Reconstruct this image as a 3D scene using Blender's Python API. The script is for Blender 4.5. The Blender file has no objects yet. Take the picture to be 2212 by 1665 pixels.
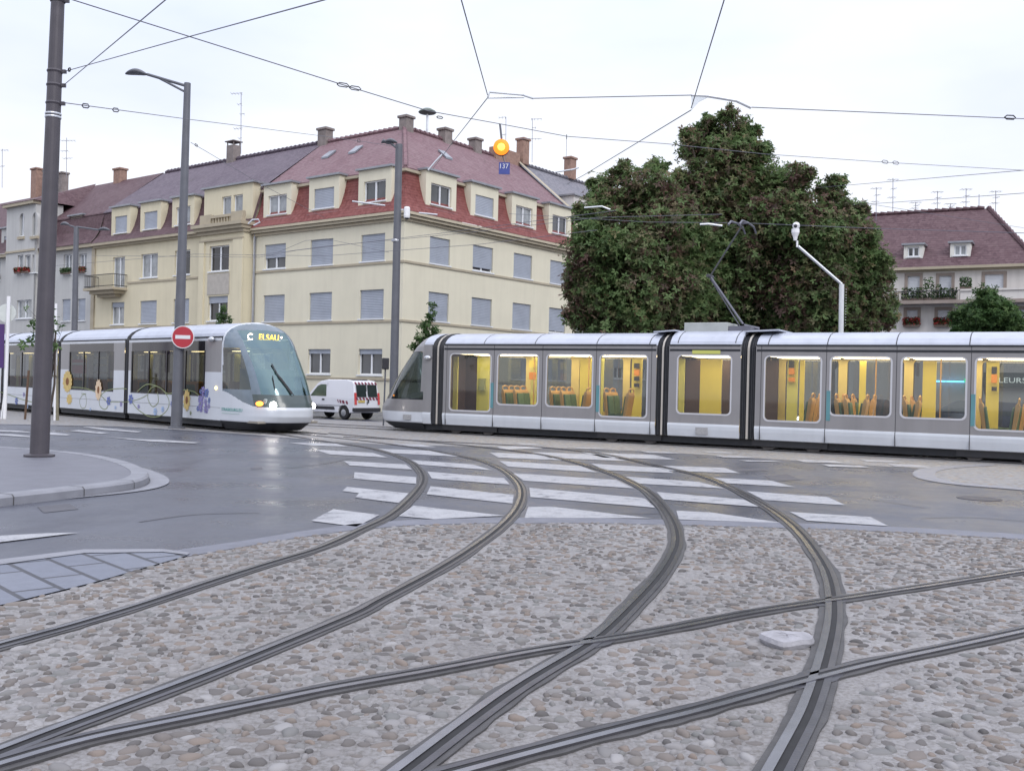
import bpy, bmesh, math, random
import numpy as np
from mathutils import Vector, Matrix
from mathutils.geometry import tessellate_polygon
random.seed(7); rng=np.random.default_rng(7)
SC=bpy.context.scene; COL=SC.collection
R=math.radians
# ---------------------------------------------------------------- measured camera (units: metres; photo measured on a 2212 px wide copy)
CX,CY,F,ROLL,H=1106,830.5,2150,.0245,1.62
ca,sa=math.cos(ROLL),math.sin(ROLL)
def ray(x,y):
    a=(x-CX)/F; b=(CY-y)/F
    return (a*ca-b*sa,1.0,a*sa+b*ca)
def gnd(x,y,z=0.0):
    r=ray(x,y); t=(z-H)/r[2]; return (r[0]*t,t)
def at(x,y,Y):
    r=ray(x,y); return (r[0]*Y,Y,H+r[2]*Y)
def pl(x,y,P,d):
    r=ray(x,y); s=(P[0]-r[0]*P[1])/(r[0]*d[1]-d[0]); t=P[1]+d[1]*s
    return (s,H+r[2]*t)
# ---------------------------------------------------------------- mesh builder
class MB:
    def __init__(s): s.v=[]; s.f=[]; s.m=[]
    def add(s,vs,fs,m=0):
        o=len(s.v); s.v+=[tuple(p) for p in vs]; s.f+=[tuple(i+o for i in f) for f in fs]; s.m+=[m]*len(fs); return s
    def quad(s,a,b,c,d,m=0): return s.add([a,b,c,d],[(0,1,2,3)],m)
    def box(s,x0,x1,y0,y1,z0,z1,m=0,fn=None):
        p=[(x0,y0,z0),(x1,y0,z0),(x1,y1,z0),(x0,y1,z0),(x0,y0,z1),(x1,y0,z1),(x1,y1,z1),(x0,y1,z1)]
        if fn: p=[fn(*q) for q in p]
        return s.add(p,[(0,3,2,1),(4,5,6,7),(0,1,5,4),(1,2,6,5),(2,3,7,6),(3,0,4,7)],m)
    def tube(s,pts,r,n=8,m=0,caps=True):
        P=[Vector(p) for p in pts]; k=len(P)
        rs=r if isinstance(r,(list,tuple)) else [r]*k
        vs=[];up=None
        for i in range(k):
            t=(P[min(i+1,k-1)]-P[max(i-1,0)])
            if t.length<1e-9: t=Vector((0,0,1))
            t.normalize()
            if up is None:
                up=Vector((0,0,1)) if abs(t.z)<.9 else Vector((1,0,0))
            a=t.cross(up)
            if a.length<1e-6: a=t.cross(Vector((0,1,0)))
            a.normalize(); b=a.cross(t); b.normalize(); up=b
            for j in range(n):
                w=2*math.pi*j/n; vs.append(P[i]+a*(rs[i]*math.cos(w))+b*(rs[i]*math.sin(w)))
        fs=[(i*n+j,i*n+(j+1)%n,(i+1)*n+(j+1)%n,(i+1)*n+j) for i in range(k-1) for j in range(n)]
        if caps: fs+=[tuple(range(n-1,-1,-1)),tuple((k-1)*n+j for j in range(n))]
        return s.add(vs,fs,m)
    def lathe(s,prof,c,n=16,m=0,axis='z'):
        vs=[];k=len(prof)
        for r,z in prof:
            for j in range(n):
                w=2*math.pi*j/n; x,y=r*math.cos(w),r*math.sin(w)
                if axis=='z': q=(x,y,z)
                elif axis=='y': q=(x,z,y)
                else: q=(z,x,y)
                vs.append((c[0]+q[0],c[1]+q[1],c[2]+q[2]))
        fs=[(i*n+j,i*n+(j+1)%n,(i+1)*n+(j+1)%n,(i+1)*n+j) for i in range(k-1) for j in range(n)]
        fs+=[tuple(range(n-1,-1,-1)),tuple((k-1)*n+j for j in range(n))]
        return s.add(vs,fs,m)
    def ball(s,c,r,n=12,k=8,m=0):
        r=r if isinstance(r,(list,tuple)) else (r,r,r)
        vs=[];
        for i in range(k+1):
            p=math.pi*i/k
            for j in range(n):
                w=2*math.pi*j/n
                vs.append((c[0]+r[0]*math.sin(p)*math.cos(w),c[1]+r[1]*math.sin(p)*math.sin(w),c[2]+r[2]*math.cos(p)))
        return s.add(vs,[(i*n+j,(i+1)*n+j,(i+1)*n+(j+1)%n,i*n+(j+1)%n) for i in range(k) for j in range(n)],m)
    def sheet(s,pts,z,m=0):
        P=[Vector((p[0],p[1],0)) for p in pts]
        tr=tessellate_polygon([P]); return s.add([(p.x,p.y,z) for p in P],[t for t in tr],m)
    def slab(s,pts,z0,z1,m=0):
        P=[Vector((p[0],p[1],0)) for p in pts]; n=len(P)
        tr=tessellate_polygon([P]); vs=[(p.x,p.y,z1) for p in P]+[(p.x,p.y,z0) for p in P]
        return s.add(vs,list(tr)+[(i,(i+1)%n,n+(i+1)%n,n+i) for i in range(n)],m)
    def panel(s,outer,holes,fn,t=.15,m=0,mr=None,rim=True):
        """flat panel with holes; fn(u,v,w) maps to 3d, w inward; reveals go t deep"""
        mr=m if mr is None else mr
        loops=[[Vector((u,v,0)) for u,v in outer]]+[[Vector((u,v,0)) for u,v in h] for h in holes]
        tr=tessellate_polygon(loops); flat=[p for l in loops for p in l]
        s.add([fn(p.x,p.y,0) for p in flat],list(tr),m)
        for h in (holes if t else []):
            n=len(h); vs=[fn(u,v,0) for u,v in h]+[fn(u,v,t) for u,v in h]
            s.add(vs,[(i,(i+1)%n,n+(i+1)%n,n+i) for i in range(n)],mr)
        return s
    def strip(s,rows,m=0,close=False):
        n=len(rows[0]); k=len(rows); vs=[p for r in rows for p in r]
        fs=[(i*n+j,i*n+(j+1)%n,(i+1)*n+(j+1)%n,(i+1)*n+j) for i in range(k-1) for j in range(n if close else n-1)]
        return s.add(vs,fs,m)
    def pieces(s):
        par={}; key={}
        def fd(a):
            while par[a]!=a: par[a]=par[par[a]]; a=par[a]
            return a
        ids=[]
        for v in s.v:
            k=tuple(round(c,4) for c in v); ids.append(key.setdefault(k,len(key)))
        for i in range(len(key)): par[i]=i
        for f in s.f:
            for v in f[1:]: par[fd(ids[v])]=fd(ids[f[0]])
        out={}
        for f,m in zip(s.f,s.m):
            mb=out.setdefault(fd(ids[f[0]]),MB()); mb.add([s.v[i] for i in f],[tuple(range(len(f)))],m)
        return list(out.values())
    def build(s,name,mats,parent=None,smooth=False,loc=None,bevel=0,recalc=True,rotz=0,split=False):
        if split:
            return [q.build(name,mats,parent,smooth,loc,bevel,recalc,rotz) for q in s.pieces()][0]
        me=bpy.data.meshes.new(name); me.from_pydata(s.v,[],s.f)
        mats=mats if isinstance(mats,(list,tuple)) else [mats]
        for m in mats: me.materials.append(m)
        if len(mats)>1: me.polygons.foreach_set('material_index',s.m)
        if recalc:
            bm=bmesh.new(); bm.from_mesh(me); bmesh.ops.remove_doubles(bm,verts=bm.verts,dist=1e-5)
            bmesh.ops.recalc_face_normals(bm,faces=bm.faces); bm.to_mesh(me); bm.free()
        if smooth: me.polygons.foreach_set('use_smooth',[True]*len(me.polygons))
        me.update()
        o=bpy.data.objects.new(name,me); COL.objects.link(o)
        if parent: o.parent=parent
        if loc: o.location=loc
        if rotz: o.rotation_euler=(0,0,rotz)
        if bevel:
            b=o.modifiers.new('bevel','BEVEL'); b.width=bevel; b.segments=2; b.limit_method='ANGLE'; b.angle_limit=R(40)
        return o
def tag(o,label,cat,group=None):
    o['label']=label; o['category']=cat
    if group: o['group']=group
    return o
def thing(name,label,cat,loc=(0,0,0),rz=0,group=None):
    o=bpy.data.objects.new(name,None); COL.objects.link(o); o.location=loc; o.rotation_euler=(0,0,rz)
    return tag(o,label,cat,group)
def structure(o,kind='structure'): o['kind']=kind; return o
def rrect(u0,u1,v0,v1,r=.08,n=4):
    out=[]
    for cu,cv,a in ((u1-r,v1-r,0),(u0+r,v1-r,90),(u0+r,v0+r,180),(u1-r,v0+r,270)):
        for i in range(n+1):
            w=R(a+90*i/n); out.append((cu+r*math.cos(w),cv+r*math.sin(w)))
    return out
def rect(u0,u1,v0,v1): return [(u0,v0),(u1,v0),(u1,v1),(u0,v1)]
def interp(tab,x):
    if x<=tab[0][0]: return tab[0][1]
    for (a,b),(c,d) in zip(tab,tab[1:]):
        if x<=c: return b+(d-b)*(x-a)/(c-a)
    return tab[-1][1]
def text_mesh(txt,size,mat,name,parent,fn,depth=.01,align='LEFT'):
    cu=bpy.data.curves.new(name,'FONT'); cu.body=txt; cu.size=size; cu.extrude=depth; cu.align_x=align; cu.resolution_u=3
    ob=bpy.data.objects.new(name,cu); COL.objects.link(ob)
    dg=bpy.context.evaluated_depsgraph_get(); me=bpy.data.meshes.new_from_object(ob.evaluated_get(dg))
    bpy.data.objects.remove(ob); bpy.data.curves.remove(cu)
    for v in me.vertices: v.co=Vector(fn(v.co.x,v.co.y,v.co.z))
    me.materials.clear(); me.materials.append(mat); me.name=name
    o=bpy.data.objects.new(name,me); COL.objects.link(o)
    if parent: o.parent=parent
    return o
# ---------------------------------------------------------------- materials
MATS={}
def nodes_of(name):
    m=bpy.data.materials.new(name); m.use_nodes=True; nt=m.node_tree; b=nt.nodes['Principled BSDF']; return m,nt,b
def coords(nt,scale=(1,1,1)):
    tc=nt.nodes.new('ShaderNodeTexCoord'); mp=nt.nodes.new('ShaderNodeMapping'); mp.inputs['Scale'].default_value=scale
    nt.links.new(tc.outputs['Object'],mp.inputs['Vector']); return mp.outputs['Vector']
def noise(nt,vec,scale,detail=4,rough=.55):
    n=nt.nodes.new('ShaderNodeTexNoise'); n.inputs['Scale'].default_value=scale; n.inputs['Detail'].default_value=detail; n.inputs['Roughness'].default_value=rough
    nt.links.new(vec,n.inputs['Vector']); return n.outputs['Fac']
def ramp(nt,fac,stops,interp='LINEAR'):
    r=nt.nodes.new('ShaderNodeValToRGB'); e=r.color_ramp.elements; r.color_ramp.interpolation=interp
    while len(e)>1: e.remove(e[0])
    e[0].position=stops[0][0]; e[0].color=(*stops[0][1],1)
    for p,c in stops[1:]:
        k=e.new(p); k.color=(*c,1)
    nt.links.new(fac,r.inputs['Fac']); return r.outputs['Color']
def mix(nt,fac,a,b,mode='MIX'):
    n=nt.nodes.new('ShaderNodeMix'); n.data_type='RGBA'; n.blend_type=mode
    for key,val in ((0,fac),(6,a),(7,b)):
        if hasattr(val,'is_output'): nt.links.new(val,n.inputs[key])
        else: n.inputs[key].default_value=val if key==0 else (*val,1)
    return n.outputs[2]
def bump(nt,b,h,strength=.3,dist=.02):
    n=nt.nodes.new('ShaderNodeBump'); n.inputs['Strength'].default_value=strength; n.inputs['Distance'].default_value=dist
    nt.links.new(h,n.inputs['Height']); nt.links.new(n.outputs['Normal'],b.inputs['Normal'])
def sc(c,k): return tuple(min(1,x*k) for x in c)
def M(name,col,rough=.6,metal=0,var=.12,scale=2.0,bmp=0,bscale=60,spec=.5,coat=0,streak=0):
    if name in MATS: return MATS[name]
    m,nt,b=nodes_of(name); vec=coords(nt)
    c=ramp(nt,noise(nt,vec,scale,6),[(.25,sc(col,1-var)),(.75,sc(col,1+var))])
    if streak:
        v2=coords(nt,(1.6,1.6,.12)); st=ramp(nt,noise(nt,v2,2.2,5),[(.45,(1,1,1)),(.8,(1-streak,)*3)])
        c=mix(nt,1.0,c,st,'MULTIPLY')
    nt.links.new(c,b.inputs['Base Color'])
    b.inputs['Roughness'].default_value=rough; b.inputs['Metallic'].default_value=metal; b.inputs['Specular IOR Level'].default_value=spec
    if coat: b.inputs['Coat Weight'].default_value=coat; b.inputs['Coat Roughness'].default_value=.08
    if bmp: bump(nt,b,noise(nt,vec,bscale,4),bmp,.01)
    MATS[name]=m; return m
def EM(name,col,strength):
    if name in MATS: return MATS[name]
    m,nt,b=nodes_of(name); b.inputs['Base Color'].default_value=(*sc(col,.8),1)
    b.inputs['Emission Color'].default_value=(*col,1); b.inputs['Emission Strength'].default_value=strength
    MATS[name]=m; return m
def GLASS(name,tint,refl=.12,rough=.03,gc=(.95,.97,1)):
    """thin pane: clear part tinted, mirror part by fresnel"""
    if name in MATS: return MATS[name]
    m=bpy.data.materials.new(name); m.use_nodes=True; nt=m.node_tree; nt.nodes.clear()
    o=nt.nodes.new('ShaderNodeOutputMaterial'); t=nt.nodes.new('ShaderNodeBsdfTransparent'); g=nt.nodes.new('ShaderNodeBsdfGlossy')
    t.inputs['Color'].default_value=(*tint,1); g.inputs['Roughness'].default_value=rough; g.inputs['Color'].default_value=(*gc,1)
    lw=nt.nodes.new('ShaderNodeLayerWeight'); lw.inputs['Blend'].default_value=.5; pw=nt.nodes.new('ShaderNodeMath'); pw.operation='POWER'; pw.inputs[1].default_value=5; nt.links.new(lw.outputs['Facing'],pw.inputs[0])
    ma=nt.nodes.new('ShaderNodeMath'); ma.operation='MULTIPLY_ADD'; ma.use_clamp=True; ma.inputs[1].default_value=.9-refl; ma.inputs[2].default_value=refl+.05; nt.links.new(pw.outputs[0],ma.inputs[0])
    mx=nt.nodes.new('ShaderNodeMixShader'); nt.links.new(ma.outputs[0],mx.inputs[0]); nt.links.new(t.outputs[0],mx.inputs[1]); nt.links.new(g.outputs[0],mx.inputs[2])
    nt.links.new(mx.outputs[0],o.inputs['Surface']); MATS[name]=m; return m
def TILES(name,c1,c2,c3,moss=(.10,.09,.06),row=.16):
    m,nt,b=nodes_of(name); vec=coords(nt)
    v=nt.nodes.new('ShaderNodeTexVoronoi'); v.inputs['Scale'].default_value=5.5; nt.links.new(vec,v.inputs['Vector'])
    sep=nt.nodes.new('ShaderNodeSeparateColor'); nt.links.new(v.outputs['Color'],sep.inputs[0])
    c=ramp(nt,sep.outputs[0],[(0,c1),(.5,c2),(1,c3)])
    big=ramp(nt,noise(nt,vec,.45,5),[(.42,(0,0,0)),(.62,(1,1,1))])
    c=mix(nt,big,c,mix(nt,.5,c,c3))
    ms=ramp(nt,noise(nt,vec,1.3,6,.7),[(.6,(0,0,0)),(.78,(.7,.7,.7))])
    c=mix(nt,ms,c,moss); nt.links.new(c,b.inputs['Base Color'])
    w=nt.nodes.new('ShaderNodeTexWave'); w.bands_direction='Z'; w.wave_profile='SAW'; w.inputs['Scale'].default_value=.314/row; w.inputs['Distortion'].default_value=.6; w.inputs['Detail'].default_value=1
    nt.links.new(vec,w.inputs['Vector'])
    ad=nt.nodes.new('ShaderNodeMath'); ad.operation='ADD'; nt.links.new(w.outputs['Fac'],ad.inputs[0]); nt.links.new(sep.outputs[1],ad.inputs[1])
    bump(nt,b,ad.outputs[0],.8,.04); b.inputs['Roughness'].default_value=.62; b.inputs['Specular IOR Level'].default_value=.25
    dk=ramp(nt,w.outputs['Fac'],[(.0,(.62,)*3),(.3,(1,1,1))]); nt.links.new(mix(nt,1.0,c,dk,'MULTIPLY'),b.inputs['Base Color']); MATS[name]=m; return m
def SLATS(name,col,pitch=.09):
    m,nt,b=nodes_of(name); vec=coords(nt)
    w=nt.nodes.new('ShaderNodeTexWave'); w.bands_direction='Z'; w.inputs['Scale'].default_value=.314/pitch; nt.links.new(vec,w.inputs['Vector'])
    c=ramp(nt,noise(nt,vec,1.2,4),[(.3,sc(col,.9)),(.7,sc(col,1.08))]); nt.links.new(c,b.inputs['Base Color'])
    bump(nt,b,w.outputs['Fac'],.5,.02); b.inputs['Roughness'].default_value=.5; MATS[name]=m; return m
def ISLAND(name,stops,rough=.7,transl=0,patch=None,pscale=.35):
    m,nt,b=nodes_of(name); g=nt.nodes.new('ShaderNodeNewGeometry'); f=g.outputs['Random Per Island']
    c=ramp(nt,f,stops,'LINEAR')
    if patch:
        c2=ramp(nt,f,patch); k=ramp(nt,noise(nt,coords(nt),pscale,3,.6),[(.42,(0,0,0)),(.58,(1,1,1))]); c=mix(nt,k,c,c2)
    nt.links.new(c,b.inputs['Base Color']); b.inputs['Roughness'].default_value=rough; b.inputs['Specular IOR Level'].default_value=.25
    if transl:
        t=nt.nodes.new('ShaderNodeBsdfTranslucent'); nt.links.new(c,t.inputs['Color']); mx=nt.nodes.new('ShaderNodeMixShader'); mx.inputs[0].default_value=transl
        out=nt.nodes['Material Output']; nt.links.new(b.outputs[0],mx.inputs[1]); nt.links.new(t.outputs[0],mx.inputs[2]); nt.links.new(mx.outputs[0],out.inputs['Surface'])
    MATS[name]=m; return m
# --- ground materials
def asphalt():
    m,nt,b=nodes_of('asphalt'); vec=coords(nt)
    c=ramp(nt,noise(nt,vec,.35,6,.6),[(.3,(.082,.088,.114)),(.7,(.12,.127,.16))])
    gr=ramp(nt,noise(nt,vec,140,2),[(.35,(.6,.6,.6)),(.65,(1.0,1.0,1.0))]); c=mix(nt,1.0,c,gr,'MULTIPLY')
    pt=ramp(nt,noise(nt,coords(nt,(1,.35,1)),.9,5,.65),[(.52,(1,1,1)),(.68,(.72,.72,.74))]); c=mix(nt,1.0,c,pt,'MULTIPLY')
    nt.links.new(c,b.inputs['Base Color'])
    r=ramp(nt,noise(nt,vec,.55,5,.6),[(.35,(.22,)*3),(.65,(.5,)*3)]); nt.links.new(r,b.inputs['Roughness'])
    bump(nt,b,noise(nt,vec,90,3),.25,.008); return m
def pebble_bed():
    m,nt,b=nodes_of('pebble_bed'); vec=coords(nt)
    v=nt.nodes.new('ShaderNodeTexVoronoi'); v.inputs['Scale'].default_value=7.5; v.inputs['Randomness'].default_value=.95; nt.links.new(vec,v.inputs['Vector'])
    sep=nt.nodes.new('ShaderNodeSeparateColor'); nt.links.new(v.outputs['Color'],sep.inputs[0])
    st=ramp(nt,sep.outputs[0],[(0,(.13,.12,.10)),(.3,(.22,.18,.13)),(.55,(.30,.22,.15)),(.75,(.2,.2,.2)),(1,(.4,.36,.32))])
    k=ramp(nt,v.outputs['Distance'],[(.28,(1,1,1)),(.42,(0,0,0))])
    base=ramp(nt,noise(nt,vec,5,7,.7),[(.3,(.19,.19,.195)),(.7,(.29,.285,.29))])
    c=mix(nt,k,base,st); nt.links.new(c,b.inputs['Base Color'])
    h=nt.nodes.new('ShaderNodeMath'); h.operation='MULTIPLY'; h.inputs[1].default_value=-1; nt.links.new(v.outputs['Distance'],h.inputs[0]); bump(nt,b,h.outputs[0],.6,.05)
    b.inputs['Roughness'].default_value=.6; return m
def bed_concrete():
    m,nt,b=nodes_of('bed_concrete'); vec=coords(nt)
    base=ramp(nt,noise(nt,vec,3.2,8,.72),[(.26,(.20,.19,.192)),(.45,(.32,.31,.316)),(.74,(.41,.402,.412))])
    big=ramp(nt,noise(nt,vec,.5,4),[(.4,(.8,.79,.78)),(.65,(1,1,1))]); c=mix(nt,1.0,base,big,'MULTIPLY')
    sp=ramp(nt,noise(nt,vec,38,4,.6),[(.35,(.62,.6,.56)),(.6,(1,1,1))]); c=mix(nt,1.0,c,sp,'MULTIPLY')
    nt.links.new(c,b.inputs['Base Color']); b.inputs['Roughness'].default_value=.55
    bump(nt,b,noise(nt,vec,16,7,.75),.9,.02); return m
def pavers(name,rot=0,bw=.9,bh=.42,cols=((.15,.165,.215),(.185,.20,.25))):
    m,nt,b=nodes_of(name); tc=nt.nodes.new('ShaderNodeTexCoord'); mp=nt.nodes.new('ShaderNodeMapping'); mp.inputs['Rotation'].default_value=(0,0,rot)
    nt.links.new(tc.outputs['Object'],mp.inputs['Vector']); vec=mp.outputs['Vector']
    t=nt.nodes.new('ShaderNodeTexBrick'); t.inputs['Color1'].default_value=(*cols[0],1); t.inputs['Color2'].default_value=(*cols[1],1); t.inputs['Mortar'].default_value=(.04,.042,.055,1)
    t.inputs['Scale'].default_value=1; t.inputs['Brick Width'].default_value=bw; t.inputs['Row Height'].default_value=bh; t.inputs['Mortar Size'].default_value=.022
    nt.links.new(vec,t.inputs['Vector'])
    k=ramp(nt,noise(nt,vec,6,6,.65),[(.3,(.82,.82,.82)),(.7,(1,1,1))]); c=mix(nt,1.0,t.outputs['Color'],k,'MULTIPLY')
    nt.links.new(c,b.inputs['Base Color']); b.inputs['Roughness'].default_value=.4; bump(nt,b,noise(nt,vec,50,4),.2,.01); return m
def paint():
    m,nt,b=nodes_of('road_paint'); vec=coords(nt)
    w=ramp(nt,noise(nt,vec,3.0,10,.78),[(.36,(.12,.122,.145)),(.45,(.36,.365,.39)),(.7,(.47,.475,.495))])
    gr=ramp(nt,noise(nt,vec,60,3),[(.32,(.72,)*3),(.55,(1,1,1))]); w=mix(nt,1.0,w,gr,'MULTIPLY')
    nt.links.new(w,b.inputs['Base Color']); b.inputs['Roughness'].default_value=.5; return m
ASPH=asphalt(); BED=bed_concrete(); PBED=pebble_bed(); PAVE=pavers('pavers',R(47),.78,.33); PAINT=paint()
SIDEW=M('pavement_surface',(.15,.153,.18),.55,0,.12,3,.3,80)
KERB=M('kerb_stone',(.23,.235,.265),.5,0,.15,4,.3,60); CONC=M('concrete_strip',(.155,.16,.195),.5,0,.2,3,.3,60)
STEEL=M('rail_steel',(.115,.112,.125),.3,.85,.25,5,.15,70); RAILHEAD=M('rail_head_steel',(.31,.305,.325),.24,1,.15,6)
GROOVE=M('rail_groove',(.018,.018,.02),.8,0,.3,8); FILL=M('joint_filler',(.062,.06,.062),.6,0,.3,6,.5,60)
POLE=M('pole_paint',(.075,.068,.08),.5,.1,.15,3,.1,80); POLE2=M('grey_pole_paint',(.12,.125,.145),.5,.1,.12,3); GALV=M('galvanised',(.62,.64,.67),.35,.6,.1,5)
WIRE=M('wire_metal',(.17,.17,.20),.5,.6,.1,9); DARK=M('dark_plastic',(.025,.025,.03),.5,0,.2,5); BLACK=M('rubber_black',(.018,.02,.026),.6,0,.3,6)
WHITE=M('white_paint',(.78,.79,.82),.3,0,.04,1.5,0,60,.5,.3); WHITEP=M('white_plastic',(.8,.8,.82),.4,0,.04)
# ================================================================ camera, sky, light
cam=bpy.data.cameras.new('camera'); co=bpy.data.objects.new('camera',cam); COL.objects.link(co)
cam.sensor_width=36; cam.lens=36*F/2212; cam.clip_end=2000; cam.shift_y=(CY-832.5)/2212*-1*-1
co.matrix_world=Matrix(((ca,-sa,0,0),(0,0,-1,0),(sa,ca,0,H),(0,0,0,1)))
SC.camera=co
w=bpy.data.worlds.new('World'); SC.world=w; w.use_nodes=True; nt=w.node_tree; bg=nt.nodes['Background']
SUN_EL,SUN_AZ=R(38),R(150)
sky=nt.nodes.new('ShaderNodeTexSky'); sky.sky_type='NISHITA'; sky.sun_disc=False; sky.sun_elevation=SUN_EL; sky.sun_rotation=SUN_AZ; sky.dust_density=2.5; sky.air_density=1.3
tc=nt.nodes.new('ShaderNodeTexCoord'); sx=nt.nodes.new('ShaderNodeSeparateXYZ'); nt.links.new(tc.outputs['Generated'],sx.inputs[0])
el=ramp(nt,sx.outputs['Z'],[(0,(.975,.97,1.0)),(.12,(.97,.968,1.0)),(.36,(.83,.88,1.0)),(1,(.93,.93,1.0))])
mp=nt.nodes.new('ShaderNodeMapping'); mp.inputs['Scale'].default_value=(1.4,1.4,4.0); nt.links.new(tc.outputs['Generated'],mp.inputs['Vector'])
cl=ramp(nt,noise(nt,mp.outputs['Vector'],1.6,5,.5),[(.32,(.80,.835,.95)),(.6,(1,1,1))])
cc=mix(nt,1.0,el,cl,'MULTIPLY')
zr=nt.nodes.new('ShaderNodeMapRange'); zr.inputs['From Min'].default_value=.30; zr.inputs['From Max'].default_value=.9; zr.inputs['To Min'].default_value=11.2; zr.inputs['To Max'].default_value=19.0
nt.links.new(sx.outputs['Z'],zr.inputs['Value'])
vm=nt.nodes.new('ShaderNodeVectorMath'); vm.operation='SCALE'; nt.links.new(cc,vm.inputs[0]); nt.links.new(zr.outputs[0],vm.inputs['Scale'])
skm=mix(nt,.9,sky.outputs[0],vm.outputs[0]); nt.links.new(skm,bg.inputs['Color']); bg.inputs['Strength'].default_value=.1
sl=bpy.data.lights.new('sun','SUN'); sl.energy=1.15; sl.angle=R(25); sl.color=(1,.98,.95); so=bpy.data.objects.new('sun',sl); COL.objects.link(so)
so.rotation_euler=(R(90)-SUN_EL,0,R(180)-SUN_AZ)   # high behind the camera, veiled by cloud
vs=SC.view_settings; vs.view_transform='Standard'; vs.look='None'; vs.exposure=.15; vs.gamma=1
SC.cycles.max_bounces=8; SC.cycles.transparent_max_bounces=16; SC.cycles.sample_clamp_indirect=4; SC.cycles.caustics_reflective=False; SC.cycles.caustics_refractive=False
SC.cycles.use_denoising=True

# ================================================================ ground
mb=MB(); mb.quad((-500,-60,0),(500,-60,0),(500,700,0),(-500,700,0)); structure(mb.build('asphalt_road',ASPH))
def smooth_poly(P,n=6):
    out=[];k=len(P)
    for i in range(k-1):
        p0,p1,p2,p3=[np.array(P[max(0,min(k-1,j))]) for j in (i-1,i,i+1,i+2)]
        for t in range(n):
            u=t/n; out.append(tuple(.5*((2*p1)+(-p0+p2)*u+(2*p0-5*p1+4*p2-p3)*u*u+(-p0+3*p1-3*p2+p3)*u**3)))
    out.append(tuple(P[-1])); return out
def offset(P,d):
    out=[];k=len(P)
    for i in range(k):
        a=np.array(P[max(0,i-1)]); b=np.array(P[min(k-1,i+1)]); t=b-a; t=t/(np.linalg.norm(t)+1e-9); out.append((P[i][0]+t[1]*d,P[i][1]-t[0]*d))
    return out
def relax(P,it=14):
    A=np.array(P)
    for _ in range(it): A[1:-1]=A[1:-1]*.5+(A[:-2]+A[2:])*.25
    return [tuple(p) for p in A]
def G(pts,z=0): return [gnd(x,y,z) for x,y in pts]
near_edge=G([(-150,1350),(0,1311),(200,1262),(405,1203),(520,1183),(640,1163),(760,1146),(880,1136),(1050,1131),(1300,1131),(1550,1137),(1800,1144),(2000,1153),(2212,1166),(2400,1181)])
nb=near_edge+[(16,8),(16,-8),(-12,-8),(-9,3)]
mb=MB(); mb.sheet(nb,.004); structure(mb.build('pebble_ground',BED))
up=G([(405,1203),(360,1192),(520,1170),(640,1150),(760,1133),(880,1124),(1050,1119),(1300,1120),(1550,1126),(1800,1133),(2000,1142),(2212,1155),(2400,1170)])
lo=near_edge[3:4]+near_edge[3:]
mb=MB()
for i in range(len(up)-1): mb.add([(*lo[i],.008),(*lo[i+1],.008),(*up[i+1],.008),(*up[i],.008)],[(0,1,2,3)])
structure(mb.build('road_strip',CONC))
# far bed under the trams
fb=G([(-500,905),(-60,915),(250,921),(380,928),(560,940),(720,954),(840,961),(1000,964),(1150,966),(1400,975),(1640,990),(1800,1001),(1985,1012)])+G([(1975,1030),(2050,1045),(2212,1058),(2400,1080)])+[(30,13),(34,17),(8,32.5),(-3,38.4),(-10,42),(-30,62),(-46,66)]
mb=MB(); mb.sheet(fb,.004); structure(mb.build('tramway_ground',PBED))
mb=MB()
e1=G([(-500,905),(-60,915),(250,921),(380,928),(560,940),(720,954)])
for a,b in zip(e1,e1[1:]): mb.add([(*a,.011),(*b,.011),(b[0],b[1]-.18,.011),(a[0],a[1]-.18,.011)],[(0,1,2,3)])
e2=G([(2120,1003),(2040,1007),(1990,1013),(1972,1022),(1985,1034),(2060,1047),(2212,1060),(2400,1082)])
e2=smooth_poly(e2,6); e2o=offset(e2,-.42)
for i in range(len(e2)-1): mb.add([(*e2[i],.011),(*e2[i+1],.011),(*e2o[i+1],.011),(*e2o[i],.011)],[(0,1,2,3)])
structure(mb.build('kerb',KERB))
# paver wedge at lower left, with its pale edge stones
pv=G([(-420,1275),(0,1219),(180,1195),(352,1193),(405,1202),(200,1261),(0,1310),(-420,1440)])
mb=MB(); mb.sheet(pv,.012); structure(mb.build('pavement',PAVE))
mb=MB(); e=G([(-420,1268),(0,1212),(180,1190),(352,1189),(410,1197)]); i_=G([(-420,1284),(0,1223),(183,1198),(352,1195.5),(405,1202)])
for k in range(4): mb.add([(*e[k],.018),(*e[k+1],.018),(*i_[k+1],.018),(*i_[k],.018)],[(0,1,2,3)])
structure(mb.build('kerb',KERB))
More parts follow.
